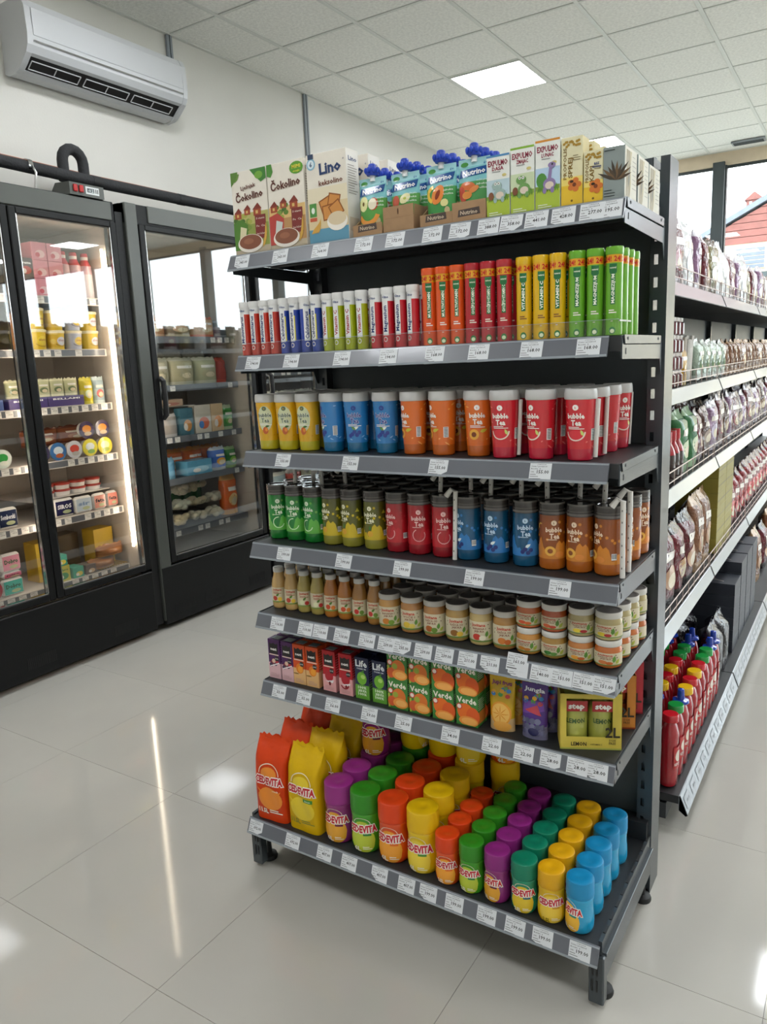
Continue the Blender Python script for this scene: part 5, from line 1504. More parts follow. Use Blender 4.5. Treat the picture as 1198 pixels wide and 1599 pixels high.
for nm, c, cap, c2, ac_, x in SMC:
    pr = vita_bottle(c, cap, c2, ac_, .78, '2.5L')
    for j, y in enumerate(RS):
        if nm == 'orange' and j == 4: continue
        off = {'light blue': -.95, 'purple': -.6, 'teal': -.1, 'yellow': -.15}.get(nm, -.45)
        pr.put((x + random.uniform(-.0005, .0005) , y + random.uniform(-.0006, .0006), zf), view_rz(x, y) + off + random.uniform(-.12, .12), 'small %s drink powder bottle, %s row' % (nm, ORD[j]))
# ================================================================ LONG GONDOLA
G = empty('long_gondola_shelving', 'long double sided charcoal shelving run behind the end unit, holding bags', 'shelving unit', (0, 0, 0))
GY0, GL, GN = .64, 1.012, 6
MB().box(.485, .515, GY0, GY0 + GL * GN, .1, 1.80).obj('back_panel', 'shelf_metal', G)
for k in range(GN + 1):
    y = GY0 + GL * k
    MB().box(.46, .54, y - .015, y + .015, 0, 1.83, b=.002).obj('upright', 'side_metal', G)
GB = .118
GZ = [1.598, 1.293, .993, .553]
fX = lambda p, q, t: (p, t, q)
rp = lambda x, z, s: [(x - s * .003, z + .001), (x, z), (x + s * .016, z - .040), (x + s * .013, z - .042), (x - s * .003, z - .005)] if z > .2 else [(x - s * .003, z + .001), (x, z), (x + s * .022, z - .056), (x + s * .017, z - .060), (x - s * .003, z - .045)]
mat('rail_pale', '#9aa2a8', rough=.25, coat=.3)
d_ = Decal(); d_.rect(0, 0, .06, .036, '#a4a9ae', 0); d_.text('189.00', .035, .018, .009, '#44484c', 1, w=.03)
tag_pale = d_.mesh('price_tag', lambda u, v, l: (EPS * (l + 1), u, v))
for side in (1, -1):
    for k in range(GN):
        y0, y1 = GY0 + GL * k + .003, GY0 + GL * (k + 1) - .003
        for z in GZ + [GB]:
            xf = .5 + side * (.41 if z > .2 else .51)
            s = MB().box(.5 + side * .03, xf - side * .003, y0, y1, z - .025, z).obj('shelf' if z > .2 else 'base_shelf', 'shelf_top', G)
            MB().prism(rp(xf, z, side), fX, y0, y1).obj('price_rail', 'rail_pale' if z > .2 else 'rail_light', s)
            MB().prism(rp(xf + side * .001, z, side), fX, y0, y0 + .004).prism(rp(xf + side * .001, z, side), fX, y1 - .004, y1).obj('rail_end', 'rubber', s)
            if side == 1 and z > .2:
                w = MB()
                xx = xf - .006
                for zz in (.016, .048): w.tube([(xx, y0 + .005, z + zz), (xx, y1 - .005, z + zz)], .0019, 6)
                q = y0 + .01
                while q < y1:
                    w.tube([(xx, q, z), (xx, q, z + .050)], .0018, 5); q += .098
                w.obj('wire_fence', 'wire', s)
            if side == 1 and z < .2:
                n_ = 0; q = y0 + .02
                while q < y1 - .06:
                    o = bpy.data.objects.new('price_tag', tag_pale); COL.objects.link(o); o.parent = s
                    o.location = (xf + .0195, q, z - .047); o.rotation_euler = (0, -.37, 0); q += .088; n_ += 1
    MB().box(.5 + side * .04, .5 + side * .47, GY0 + .01, GY0 + GL * GN - .01, .03, .08).obj('plinth', 'shelf_metal', G)

# ---------- goods on the long gondola (they face the right hand aisle, +X)
RZ = PI / 2
def snack_bag(w, h, d, c, c2, m='foil', seed=1, n=2.4, wr=.006, top=.8, art=None):
    e = empty('snack_bag', None, 'bag')
    mb, fr = bag_mesh(w, h, d, lambda a, t: c2 if (t > .82 or t < .1) else c, seed=seed, n=n, wr=wr, top=top, nu=12, nv=16, zig=True)
    mb.obj('bag', m, e)
    q = Decal()
    if art:
        q.ell(0, h * .38, w * .30, h * .16, art, 0, 16); q.ell(w * .04, h * .34, w * .2, h * .1, '#d8c8a8', 1, 14); q.rect(-w * .3, h * .6, w * .3, h * .7, '#e6dfd6', 1)
        q.obj('front_print', fr, e, 'gloss_print', step=.012, vstep=.014)
    return Proto(e)
PW = snack_bag(.132, .215, .058, '#d7d9da', '#c9cccf', seed=3, art='#b9bcc0')
PR = snack_bag(.132, .215, .058, '#5a1420', '#a8a0a4', seed=5, art='#8a2a34')
PO = snack_bag(.132, .20, .058, '#6b6238', '#4a3a2a', seed=8, art='#8a8048')
PL_ = snack_bag(.132, .21, .058, '#7d5a78', '#d0cdd6', seed=9, art='#b0a0b8')
PB = snack_bag(.132, .21, .058, '#4a2a20', '#6a5048', seed=19, art='#8a6a50')
top_row = [(PW, 'white'), (PR, 'dark red'), (PW, 'silver white'), (PR, 'burgundy'), (PW, 'crumpled white'), (PL_, 'pale mauve'), (PR, 'maroon'), (PO, 'olive'), (PW, 'bright white'), (PW, 'plain white'), (PR, 'wine red'), (PL_, 'greyish mauve'), (PW, 'pearl white'), (PO, 'dark olive'), (PR, 'deep red'), (PW, 'glossy white'), (PL_, 'dusky mauve'), (PR, 'plum red'), (PW, 'matt white'), (PO, 'brown olive'), (PR, 'brick red'), (PW, 'snow white'), (PL_, 'lilac grey'), (PR, 'cherry red')]
y = .50
for i, (pr, nm) in enumerate(top_row):
    for j in range(3):
        x = .848 - .088 * j + random.uniform(-.004, .004)
        if j == 0: lab, g = 'upright %s foil snack bag, %s along the top shelf of the aisle' % (nm, NTH[i]), None
        else: lab, g = 'foil snack bag hidden in a back row of the aisle top shelf', 'snack bags in the back rows of aisle top shelf'
        pr.put((x, max(y, .66) + i * .0 if False else y + .12, GZ[0] + .001), RZ + random.uniform(-.16, .16), lab, g, tilt=(random.uniform(-.04, .04), random.uniform(-.06, .06)), scale=(1, 1, random.uniform(.88, 1.04)))
    y += .155
for i in range(26):
    (PW, PR, PO)[i % 3].put((.16 + random.uniform(-.02, .02), .75 + i * .19, GZ[0] + .001), -RZ, 'foil snack bag on the far side of the aisle shelving', 'snack bags on the far side of the shelving')
# stacked dark red jars with white caps, second shelf
e = empty('sauce_jar', None, 'jar')
MB().lathe([(.022, 0, '#5a1420'), (.0245, .003, '#5a1420'), (.0245, .036, '#5a1420'), (.018, .041, '#5a1420')], 16).obj('jar', 'glossy_glass', e)
MB().lathe([(.019, .040, '#e4e2de'), (.020, .042, '#e4e2de'), (.020, .051, '#e4e2de'), (.016, .0525, '#e4e2de')], 14).obj('lid', 'plastic', e)
pj = Proto(e)
for t in range(4):
    for i in range(8):
        for j in range(3):
            y = .69 + i * .053
            vis_ = j == 0
            pj.put((.872 - .054 * j, y, GZ[1] + .001 + .0528 * t), 0, 'dark red sauce jar with white cap, %s layer, %s from the end' % (['bottom', 'second', 'third', 'top'][t], NTH[i]) if vis_ else 'dark red sauce jar, %s layer, %s from the end, %s row behind' % (['bottom', 'second', 'third', 'top'][t], NTH[i], ORD[j]))
mb_ = MB()
def sticks(loc, lab, c='#dedcd6', n=14):
    e = empty('stick_bundle', lab, 'packet', loc)
    r = random.Random(2)
    for k in range(n):
        a, b = r.uniform(-.04, .04), r.uniform(-.10, .10)
        MB().tube([(a, b * .6, .004), (a + r.uniform(-.01, .01), b * 1.15 + .02, .15 + r.uniform(-.01, .01))], .0085, 6, c).obj('stick', 'film', e)
sticks((.825, 1.283, GZ[1] + .001), 'fan of white wrapped sticks beside the stacked red jars')
ye = snack_bag(.10, .13, .06, '#b88a1c', '#d8c070', 'softfilm', 4, wr=.003, art='#d0a040')
ye.put((.86, 1.145, GZ[1] + .001), RZ, 'small mustard yellow bag between red jars and white sticks')
gr_ = snack_bag(.11, .14, .06, '#9fb0a0', '#d5ddd8', 'foil', 6, art='#6a8a5a')
for i in range(5): gr_.put((.85, 1.485 + .126 * i, GZ[1] + .001), RZ + random.uniform(-.1, .1), 'pale green foil bag on the second aisle shelf, %s from the sticks' % NTH[i], tilt=(0, random.uniform(-.1, .1)))
br_ = snack_bag(.12, .15, .07, '#7a5238', '#c8a888', 'foil', 7, art='#a87850')
for i in range(16): br_.put((.84, 2.12 + .125 * i, GZ[1] + .001), RZ + random.uniform(-.2, .2), 'brown foil bag on the second aisle shelf, %s after the green bags' % NTH[i])
# third shelf: pasta, bottles, bags
pa_ = snack_bag(.13, .20, .08, '#c8a860', '#dcc890', 'film', 11, art='#e0d0a0')
for i in range(2):
    for j in range(2): pa_.put((.845 - .09 * j, .72 + .135 * i, GZ[2] + .001), RZ + .1 * i, 'golden pasta bag on third aisle shelf, %s column, %s row' % (NTH[i], ORD[j]))
e = empty('sauce_bottle', None, 'bottle')
MB().lathe([(.026, 0, '#1c1414'), (.028, .004, '#2a1414'), (.028, .09, '#a01824'), (.024, .105, '#a01824'), (.012, .13, '#b01c28')], 18).obj('bottle', 'gloss', e)
MB().lathe([(.015, .128, '#b81c28'), (.016, .132, '#b81c28'), (.015, .162, '#c82430')], 14).obj('cap', 'gloss', e)
pb_ = Proto(e)
for i in range(3):
    for j in range(3): pb_.put((.872 - .065 * j, .975 + .062 * i, GZ[2] + .001), 0, 'dark bottle with shiny red top on third aisle shelf, %s column, %s row' % (NTH[i], ORD[j]))
gb = snack_bag(.15, .21, .09, '#1f6a34', '#a8c8a0', 'film', 12, art='#c8d8b0')
for i in range(2): gb.put((.84, 1.235 + .165 * i, GZ[2] + .001), RZ + .05, 'big green transparent bag on third aisle shelf, %s one' % ('nearer', 'farther')[i])
for i in range(20):
    pr, nm = [(PR, 'dark red'), (PB, 'brown'), (PL_, 'mauve')][i % 3]
    for j in range(2):
        pr.put((.845 - .092 * j, 1.56 + .150 * i, GZ[2] + .001), RZ + random.uniform(-.16, .16), '%s foil bag on third aisle shelf, %s after the green bags' % (nm, NTH[i]) if j == 0 else 'foil bag behind others on the third aisle shelf', None if j == 0 else 'foil bags behind on third aisle shelf', tilt=(random.uniform(-.04, .04), random.uniform(-.05, .05)), scale=(1, 1, .85 + .2 * random.random()))
# fourth shelf: tall crimson bags, ochre boxes, red packets
cb_ = snack_bag(.16, .27, .10, '#560c1a', '#1c1214', 'foil', 13, wr=.007, art='#b89070')
cb2 = snack_bag(.16, .26, .10, '#641020', '#241414', 'foil', 14, wr=.007, art='#c8a070')
for i in range(5):
    for j in range(2):
        (cb_, cb2)[(i + j) % 2].put((.835 - .115 * j, .74 + .165 * i, GZ[3] + .001), RZ + random.uniform(-.15, .15), 'tall crimson foil bag on the fourth aisle shelf, %s column, %s row' % (NTH[i], ORD[j]), tilt=(random.uniform(-.03, .03), 0))
ob = snack_bag(.15, .30, .09, '#74482a', '#a08060', 'foil', 15, wr=.006, art='#a87850')
for i in range(2): ob.put((.84, 1.59 + .155 * i, GZ[3] + .001), RZ, 'tall tan foil bag after the crimson bags, %s one' % ('nearer', 'farther')[i])
e = empty('ochre_box', None, 'box')
MB().box(-.10, .10, -.085, .085, 0, .064, '#8f8434', b=.001).obj('carton', 'paper', e)
MB().box(-.10, .10, -.0856, -.085, .028, .031, '#5a5220').obj('lid_line', 'print', e)
po_ = Proto(e)
for i in range(2):
    for t in range(6): po_.put((.81, 1.955 + .205 * i, GZ[3] + .001 + .0645 * t), RZ, 'flat ochre carton in the %s stack, %s from the bottom' % (('nearer', 'farther')[i], NTH[t]))
rb = snack_bag(.14, .25, .09, '#7a0d14', '#4a2024', 'foil', 16, wr=.007, art='#c8383c')
for i in range(15): rb.put((.84, 2.39 + .155 * i, GZ[3] + .001), RZ + random.uniform(-.1, .1), 'bright red foil bag on fourth aisle shelf, %s after the ochre cartons' % NTH[i])
# base shelf: ketchup, black bags, flat dark boxes
def ketchup(cc, wide):
    e = empty('ketchup_bottle', None, 'bottle'); c = '#9a1420'
    MB().lathe([(.026, 0, c), (.031, .005, c), (.032, .05, c), (.029, .09, c), (.030, .135, c), (.031, .165, c), (.024, .19, c), (.015, .205, c)], 20, sy=.8).obj('bottle', 'gloss', e)
    if wide: MB().lathe([(.020, .203, cc), (.0235, .206, cc), (.0235, .226, cc), (.022, .228, cc)], 18).obj('cap', 'gloss', e)
    else: MB().lathe([(.024, .203, cc), (.026, .206, cc), (.024, .213, cc), (.012, .216, cc), (.010, .246, cc), (.006, .248, cc)], 18).obj('cap', 'gloss', e)
    q = Decal(); q.rect(-.022, .06, .022, .13, '#b02a2c', 0); q.ell(0, .10, .015, .018, '#e0d0c0', 1, 14); q.text('KETCHUP', 0, .075, .009, '#f0e8e0', 2, w=.036)
    q.obj('label_print', lambda u, v, l: (.0325 * sin(u / .032), -.026 * cos(u / .032) - EPS * l - .0006, v), e, 'gloss_print', step=.006)
    return Proto(e)
KT = {'yellow': ketchup('#e0b018', True), 'green': ketchup('#1c8a3c', True), 'blue': ketchup('#1c3a9c', False), 'red': ketchup('#b81824', True)}
rows = [('red', 0), ('green', 1), ('blue', 2), ('yellow', 3), ('red', 4), ('yellow', 5), ('red', 6), ('green', 7), ('green', 8), ('blue', 9), ('blue', 10)]
for cn, i in rows:
    for j in range(3):
        KT[cn].put((.965 - .075 * j, .70 + .072 * i, GB + .0015), RZ + random.uniform(-.2, .2), 'red ketchup bottle with %s cap, %s along the bottom aisle shelf, %s row' % (cn, NTH[i], ORD[j]), tilt=(0, 0))
bb_ = snack_bag(.14, .23, .10, '#17151a', '#26222a', 'foil', 17, wr=.008)
for i in range(2):
    for j in range(2): bb_.put((.93 - .12 * j, 1.56 + .146 * i, GB + .0015), RZ, 'black bag on the bottom aisle shelf, %s after the ketchup, %s row' % (NTH[i], ORD[j]))
for i in range(22):
    (cb_, PO, ob, PB)[i % 4].put((.90, 2.75 + .158 * i if i < 22 else 0, GB + .0015), RZ + random.uniform(-.04, .04), 'foil bag on the bottom aisle shelf, %s beyond the flat dark boxes' % NTH[i]) if 2.75 + .158 * i < 6.6 else None
e = empty('dark_flat_box', None, 'box')
MB().box(-.085, .085, -.14, .14, 0, .050, '#262a33', b=.001).obj('carton', 'paper', e)
q = Decal(); q.poly([(-.02, 0), (0, .05), (.02, 0), (0, -.05)], '#b06a5a', 0); q.poly([(-.05, -.09), (-.042, -.09), (-.01, -.03), (-.018, -.03)], '#a89a90', 0); q.poly([(-.05, .09), (-.042, .09), (-.01, .03), (-.018, .03)], '#a89a90', 0)
q.obj('top_print', flat_top(.050), e); pk = Proto(e)
for i in range(4):
    for t in range(7 - (i == 0)): pk.put((.835, 1.955 + .185 * i, GB + .0015 + .0507 * t), RZ * 1.0, 'flat dark blue grey box in the %s stack, %s from the bottom' % (NTH[i], NTH[t]))

# ================================================================ GOODS IN THE FRIDGES (facing the aisle, +X)
def item(nm, cat, parts):
    e = empty(nm, None, cat)
    for pn, mb, m in parts: mb.obj(pn, m, e)
    return e
def bucket(c, c2, lidc, r=.052, h=.098):
    e = item('spread_bucket', 'tub', [('bucket', MB().lathe([(r * .86, 0, c), (r * .88, .003, c), (r * .93, h * .45, c), (r, h - .012, c)], 22), 'plastic'), ('lid', MB().lathe([(r * 1.05, h - .014, lidc), (r * 1.07, h - .010, lidc), (r * 1.06, h - .002, lidc), (r * .95, h, lidc)], 22), 'plastic')])
    q = Decal(); q.ell(.0, h * .45, r * .55, h * .22, c2, 0, 16); q.text('zlatni', 0, h * .5, h * .11, '#8a2a1c', 1, w=r * .8); q.arc(0, h * .42, r * .8, .003, '#6a4a1c', 1, PI * 1.15, PI * 1.85, 12, .6)
    q.obj('label_print', wrap(lambda v: r * .95 if v is None else r * (.88 + .12 * v / h) + .0006), e, step=.006)
    return Proto(e)
F1 = lambda x, y, z: (x, y, z + .001)
bk1 = bucket('#d6b81c', '#e0c83a', '#e6dcb0'); bk2 = bucket('#d9b92a', '#ccd0dc', '#e8e0c0', .0455, .094); bk3 = bucket('#b9bfd6', '#e0c050', '#e6dcc0', .046, .094)
for t in (0, 1):
    for i, (pr, y) in enumerate(((bk1, .755), (bk2, .8625), (bk3, .9615), (bk2, 1.0605))):
        hh = .099 if i == 0 else .095
        for j in range(2):
            pr.put(F1(-2.008 - .113 * j, y, 1.535 + t * hh), RZ + .2, 'yellow spread bucket in the dairy fridge, %s layer, %s of four, %s row' % (('lower', 'upper')[t], LR[i], ORD[j]))
c_ = bucket('#d8d0c8', '#b07850', '#e0a020', .033, .11); c_.put(F1(-1.99, .665, 1.535), RZ, 'slim cream tub with orange lid beside the yellow buckets')
def fbox(nm, cat, w, h, d, c, art, m='paper', txt=None, tc='#ffffff', a2='#e0d8d0'):
    e = empty(nm, None, cat)
    MB().box(-w / 2, w / 2, -d / 2, d / 2, 0, h, c, b=.0015).obj('carton', m, e)
    q = Decal()
    if art: q.ell(w * .05, h * .35, w * .32, h * .22, art, 0, 14); q.ell(-w * .12, h * .3, w * .16, h * .14, a2, 1, 10)
    if txt: q.text(txt, 0, h * .75, h * .15, tc, 2, w=w * .75, bold=.05)
    q.obj('front_print', flat_front(-d / 2), e)
    return Proto(e)
# top shelf of the dairy fridge
b_ = fbox('dessert_box', 'box', .076, .085, .10, '#4a3c40', '#b03a34', txt='Creme'); 
for i in range(2):
    for t in range(2): b_.put(F1(-2.01, .645 + .079 * i, 1.785 + .086 * t), RZ, 'dark dessert box on the top fridge shelf, %s one, %s layer' % (('left', 'right')[i], ('lower', 'upper')[t]))
b_ = fbox('strawberry_box', 'box', .078, .082, .10, '#d88a98', '#e8c0c4', a2='#c84a5c')
for i in range(2):
    for t in range(3): b_.put(F1(-2.01, .803 + .081 * i, 1.785 + .083 * t), RZ, 'pink strawberry box in the %s stack on the top fridge shelf, %s layer' % (('left', 'right')[i], NTH[t]))
e = item('milk_bottle', 'bottle', [('bottle', MB().lathe([(.030, 0, '#ded6dc'), (.032, .006, '#ded6dc'), (.032, .12, '#d9b4bc'), (.031, .16, '#c8384c'), (.018, .19, '#c8384c')], 18), 'gloss'), ('cap', MB().lathe([(.018, .188, '#e8dcd8'), (.019, .205, '#c02838'), (.017, .222, '#c02838')], 14), 'plastic')])
pm = Proto(e)
for i in range(3): pm.put(F1(-1.995, .946 + .0645 * i, 1.785), RZ, 'white and pink yoghurt drink bottle, %s of three on top fridge shelf' % ('left', 'middle', 'right')[i])
# cheese packs
b_ = fbox('display_tray', 'tray', .20, .05, .16, '#4a3a78', None, txt='BELLAMI'); b_.put(F1(-2.04, .855, 1.262), RZ, 'purple display tray holding string cheese packs'); 
b_.put(F1(-2.04, .650, 1.262), RZ, 'purple display tray next to the fridge door post')
sc_ = snack_bag(.075, .085, .03, '#b8b890', '#e0dcb8', 'film', 21, wr=.003, art='#6a7a5a')
for i in range(5): sc_.put((-2.0, .60 + .078 * i, 1.262 + .052), RZ, 'string cheese pack standing in the purple tray, %s from the left' % NTH[i])
yb = snack_bag(.07, .135, .05, '#c9b81c', '#d8cc50', 'film', 22, wr=.003, art='#c0c8a8'); yb.put(F1(-1.99, .992, 1.262), RZ, 'yellow grated cheese bag with purple label beside the tray')
wb = snack_bag(.07, .135, .04, '#a9bcc4', '#c8d6dc', 'film', 23, wr=.002, art='#c8605a')
for i in range(2): wb.put(F1(-1.99, 1.064, 1.262) if i == 0 else F1(-2.05, 1.06, 1.262), RZ, 'pale blue cheese bag, %s one by the light strip' % ('front', 'back')[i])
# hams and round tubs
ham = snack_bag(.20, .085, .09, '#8a4a28', '#6a3420', 'film', 24, n=2, wr=.004, top=.6, art='#a8704a')
ham.put(F1(-2.10, .77, 1.0 + .07), RZ, 'brown smoked meat pack lying above the round tubs'); ham.put(F1(-2.13, .98, 1.0 + .07), RZ + .1, 'brown smoked meat pack on the right above the tubs')
def round_pack(c, c2, c3, lab, y, z, r=.0445, x=-1.985):
    e = empty('round_tub', lab, 'tub', (x, y, z + r + .001), RZ)
    mb = MB().lathe([(r * .86, 0, '#d8d4d0'), (r * .92, .025, '#d8d4d0'), (r, .028, c), (r, .031, c)], 22)
    mb.v = [(a, -q, b) for a, b, q in mb.v]
    mb.obj('tub', 'gloss', e)
    q = Decal(); q.ell(0, 0, r * .93, r * .93, c, 0, 22); q.ell(0, r * .1, r * .6, r * .45, c2, 1, 16); q.ell(r * .1, -r * .45, r * .5, r * .25, c3, 2, 14)
    q.obj('lid_print', lambda u, v, l: (u, -.031 - EPS * (l + 1), v), e, 'gloss_print')
for i, (c, c2, c3, nm) in enumerate((('#3a3450', '#d8a030', '#c04a2c', 'dark tub with orange emblem'), ('#3a6aa0', '#c8d4e0', '#b05a30', 'blue round tub'), ('#c8c8d0', '#c84a40', '#b8b4b0', 'white and red round tub'), ('#d8cc40', '#dce4e8', '#7aa850', 'yellow rimmed round tub'), ('#d0c030', '#e0dca0', '#8a9a30', 'yellow round tub'))):
    round_pack(c, c2, c3, nm + ' standing upright in the fridge, below the cheese packs', .678 + .0915 * i, 1.0)
for i, y in enumerate((.955, 1.05)): round_pack('#3a2c50', '#d88a30', '#c8b090', 'purple and orange round tub resting above, %s one' % ('left', 'right')[i], y, 1.0 + .09, .044, -2.0)
# labelled trays
def tray_pack(c, txt, tc, lab, y, z, w=.105, h=.085):
    e = empty('spread_tub', lab, 'tub', (-1.985, y, z + .001), RZ)
    MB().box(-w / 2, w / 2, -.016, .016, 0, h, '#d8d6d4', b=.012).obj('tub', 'plastic', e)
    q = Decal(); q.rect(-w * .42, h * .12, w * .42, h * .88, c, 0); q.text(txt, 0, h * .58, h * .22, tc, 1, w=w * .68, bold=.07); q.ell(w * .1, h * .28, w * .22, h * .1, '#b0b890', 1, 12)
    q.obj('lid_print', flat_front(-.016), e, 'gloss_print')
tray_pack('#22204a', 'SIROS', '#e8e4ec', 'navy cream cheese tub with white lettering, front of its shelf', .775, .715, .115, .092)
tray_pack('#2c2a4c', 'SIROS', '#e8e4ec', 'navy cream cheese tub raised on others at the left', .665, .715 + .0865, .09, .05)
tray_pack('#2a2c34', 'krem', '#d8d8d8', 'black and white tub left of the navy cheese tub', .665, .715, .09, .085)
tray_pack('#b8c4d0', 'sir', '#7a90b0', 'pale blue and white tub right of the navy one', .888, .715)
tray_pack('#c8887c', 'feta', '#2a2428', 'pink tub with black lettering beside the pale blue one', .985, .715, .08)
tray_pack('#c8786c', 'feta', '#2a2428', 'pink tub with black lettering next to the light strip', 1.065, .715, .07)
e = item('red_lid_tub', 'tub', [('tub', MB().lathe([(.038, 0, '#e0dcd8'), (.042, .022, '#e0dcd8')], 18), 'plastic'), ('lid', MB().lathe([(.044, .021, '#a82c1c'), (.044, .030, '#a82c1c'), (.040, .032, '#a82c1c')], 18), 'plastic')])
pt = Proto(e)
for i in range(4):
    for t in range(2): pt.put((-2.085, .755 + .0925 * i, .716 + .094 + .033 * t), 0, 'small tub with red lid, %s column, %s layer behind the trays' % (NTH[i], ('lower', 'upper')[t]))
MB().box(-2.40, -2.03, .64, 1.10, .805, .8095, '#b8b0a8').obj('inner_rack', 'shelf_white', FR1, (0, -.5625, 0))
# bottom of the dairy fridge
b_ = fbox('yellow_carton', 'box', .12, .20, .10, '#c8a42c', '#8a3a20', a2='#d8c060'); b_.put(F1(-2.10, 1.04, .395), RZ, 'tall yellow carton with brown emblem at the fridge bottom right'); b_.put(F1(-2.10, .70, .395), RZ, 'tall yellow carton at the fridge bottom left')
b_ = fbox('crate_box', 'box', .17, .19, .10, '#5a4a34', None); b_.put(F1(-2.20, .87, .395), RZ, 'dark brown crate behind the pastry packs')
sk = snack_bag(.16, .055, .10, '#8a5a34', '#a87848', 'film', 25, n=2, wr=.004, top=.6)
sk.put(F1(-1.99, .96, .395 + .012), RZ, 'brown pastry pack lying at the bottom of the dairy fridge'); sk.put(F1(-1.99, 1.02, .395 + .068), RZ, 'brown pastry pack beside the light strip')
b_ = fbox('butter_pack', 'packet', .062, .055, .08, '#3a9a84', '#d8c04a'); b_.put(F1(-1.99, .71, .395 + .082), RZ, 'green butter pack on top of the yellow one'); b_.put(F1(-1.995, .80, .395), RZ, 'green butter pack at the fridge bottom')
b_ = fbox('spread_pack', 'packet', .085, .08, .08, '#b8b048', '#3a8a5a', txt='Dobro', tc='#2a6a3a'); b_.put(F1(-1.995, .71, .395), RZ, 'yellow spread pack with green lettering at the bottom left')
b_ = fbox('dark_pack', 'packet', .06, .05, .08, '#5a4a44', '#c8a888'); b_.put(F1(-1.995, .875, .395), RZ, 'dark patterned pack beside the green butter pack')
g_ = empty('wire_basket', 'flat yellow wire basket at the fridge bottom', 'basket', (-2.0, 1.0, .396))
for k in range(11): MB().tube([(-.05, -.07 + k * .017, .006), (.045, -.07 + k * .017, .006)], .0028, 5, '#c8a020').obj('wire', 'plastic', g_)
# behind the left door
e = item('juice_bottle', 'bottle', [('bottle', MB().lathe([(.030, 0, '#d07a14'), (.033, .006, '#d8861c'), (.033, .12, '#d8861c'), (.016, .17, '#d8861c')], 18), 'gloss'), ('cap', MB().lathe([(.017, .168, '#2a2440'), (.017, .188, '#2a2440')], 12), 'plastic')])
pj2 = Proto(e)
for i in range(5): pj2.put(F1(-1.99, .20 + .074 * i, 1.535), 0, 'orange juice bottle behind the left fridge door, %s from the left' % NTH[i])
b_ = fbox('display_tray', 'tray', .22, .05, .14, '#2a4a8c', None, txt='BELLAMI'); b_.put(F1(-2.04, .42, 1.262), RZ, 'blue display tray behind the left fridge door'); b_.put(F1(-2.04, .18, 1.262), RZ, 'blue display tray farther left behind the door')
sc2 = snack_bag(.09, .085, .03, '#b8a050', '#d8cc90', 'film', 26, wr=.003, art='#6a5a3a')
for i in range(4): sc2.put((-2.0, .16 + .1 * i, 1.262 + .052), RZ, 'straw coloured cheese pack in the blue tray, %s from the left' % NTH[i])
for i, (c, c2) in enumerate((('#2c8a4a', '#e0e8e0'), ('#1c7a3c', '#d0e0c0'), ('#3a9a4a', '#e8ece0'))): round_pack('#d8e0d8', c, c2, 'green and white round tub behind the left door, %s one' % ('left', 'middle', 'right')[i], .28 + .10 * i, 1.0)
e = item('green_bottle', 'bottle', [('bottle', MB().lathe([(.028, 0, '#2a7a34'), (.030, .005, '#3a8a44'), (.030, .11, '#3a8a44'), (.014, .15, '#3a8a44'), (.013, .17, '#a8803a')], 16), 'gloss')])
pg = Proto(e)
for i in range(3): pg.put(F1(-2.09, .32 + .075 * i, 1.0), 0, 'green bottle behind the round tubs, %s one' % ('left', 'middle', 'right')[i])
tray_pack('#24486c', 'Slatko', '#e0e8ec', 'blue and brown tub behind the left fridge door', .36, .715, .11, .10)
tray_pack('#202a4a', 'Somborski', '#e0e0e8', 'navy tub with white oval behind the left fridge door', .475, .715, .105, .10)
tray_pack('#2a2024', 'krem', '#d8d0d0', 'dark tub farther left behind the left door', .24, .715, .10, .10)
tray_pack('#d890a4', 'Dobro', '#3a6a4a', 'pink spread tub at the left fridge bottom, raised', .46, .395 + .115, .10, .09)
tray_pack('#46b0a4', 'Dobro', '#2a5a4a', 'teal spread tub at the left fridge bottom', .455, .395, .11, .085)
tray_pack('#46b0a4', 'jutro', '#2a5a4a', 'teal spread tub farther left at the bottom', .33, .395 + .10, .10, .08)
tray_pack('#c86a84', 'jutro', '#3a2a2a', 'pink spread tub under the raised one', .46, .395 + .088 - .0, .10, .026)
round_pack('#a81c34', '#e0d0c8', '#c84a50', 'red round tub with white lace rim at the left bottom', .345, .395, .05, -1.99)
# ---------- frozen goods fridge
def fz(c, c2, w, h, d, seed, art=None, m='film', n=2.4, wr=.006): return snack_bag(w, h, d, c, c2, m, seed, n, wr, .85, art)
z_ = 1.60
for i, (c, c2, nm) in enumerate((('#a87850', '#c8a080', 'brown'), ('#7a7058', '#b8b098', 'grey brown'), ('#b89068', '#c86a50', 'tan and red'))):
    fz(c, c2, .19, .118, .10, 30 + i, '#c8a888').put(F1(-2.0, 1.452 + .192 * i, z_), RZ, '%s frozen food bag on the top shelf of the frozen fridge' % nm)
b4 = fz('#4a5058', '#8a9098', .10, .10, .1, 34); b4.put(F1(-2.0, 1.985, z_), RZ, 'grey patterned bag at the right end of top frozen shelf')
z_ = 1.33
for i in range(3):
    fz(('#b8b098', '#b0a888', '#a8a888')[i], '#c8c4b0', .185, .155, .11, 40 + i, '#a8a080').put(F1(-2.0, 1.455 + .187 * i, z_), RZ, 'clear bag of pale dumplings on second frozen shelf, %s one' % ('left', 'middle', 'right')[i])
    fz('#a09880', '#c0b8a8', .18, .19, .10, 44 + i).put(F1(-2.13, 1.50 + .19 * i, z_), RZ, 'clear bag standing behind the dumplings, %s one' % ('left', 'middle', 'right')[i])
fz('#a82c20', '#c84a34', .09, .15, .08, 48).put(F1(-2.02, 1.985, z_), RZ + .2, 'red plastic bag at the right end of second frozen shelf')
z_ = 1.04
fz('#b0a49c', '#d0c8c4', .17, .13, .09, 50).put(F1(-2.0, 1.49, z_), RZ, 'clear wrapped pack at the left of third frozen shelf')
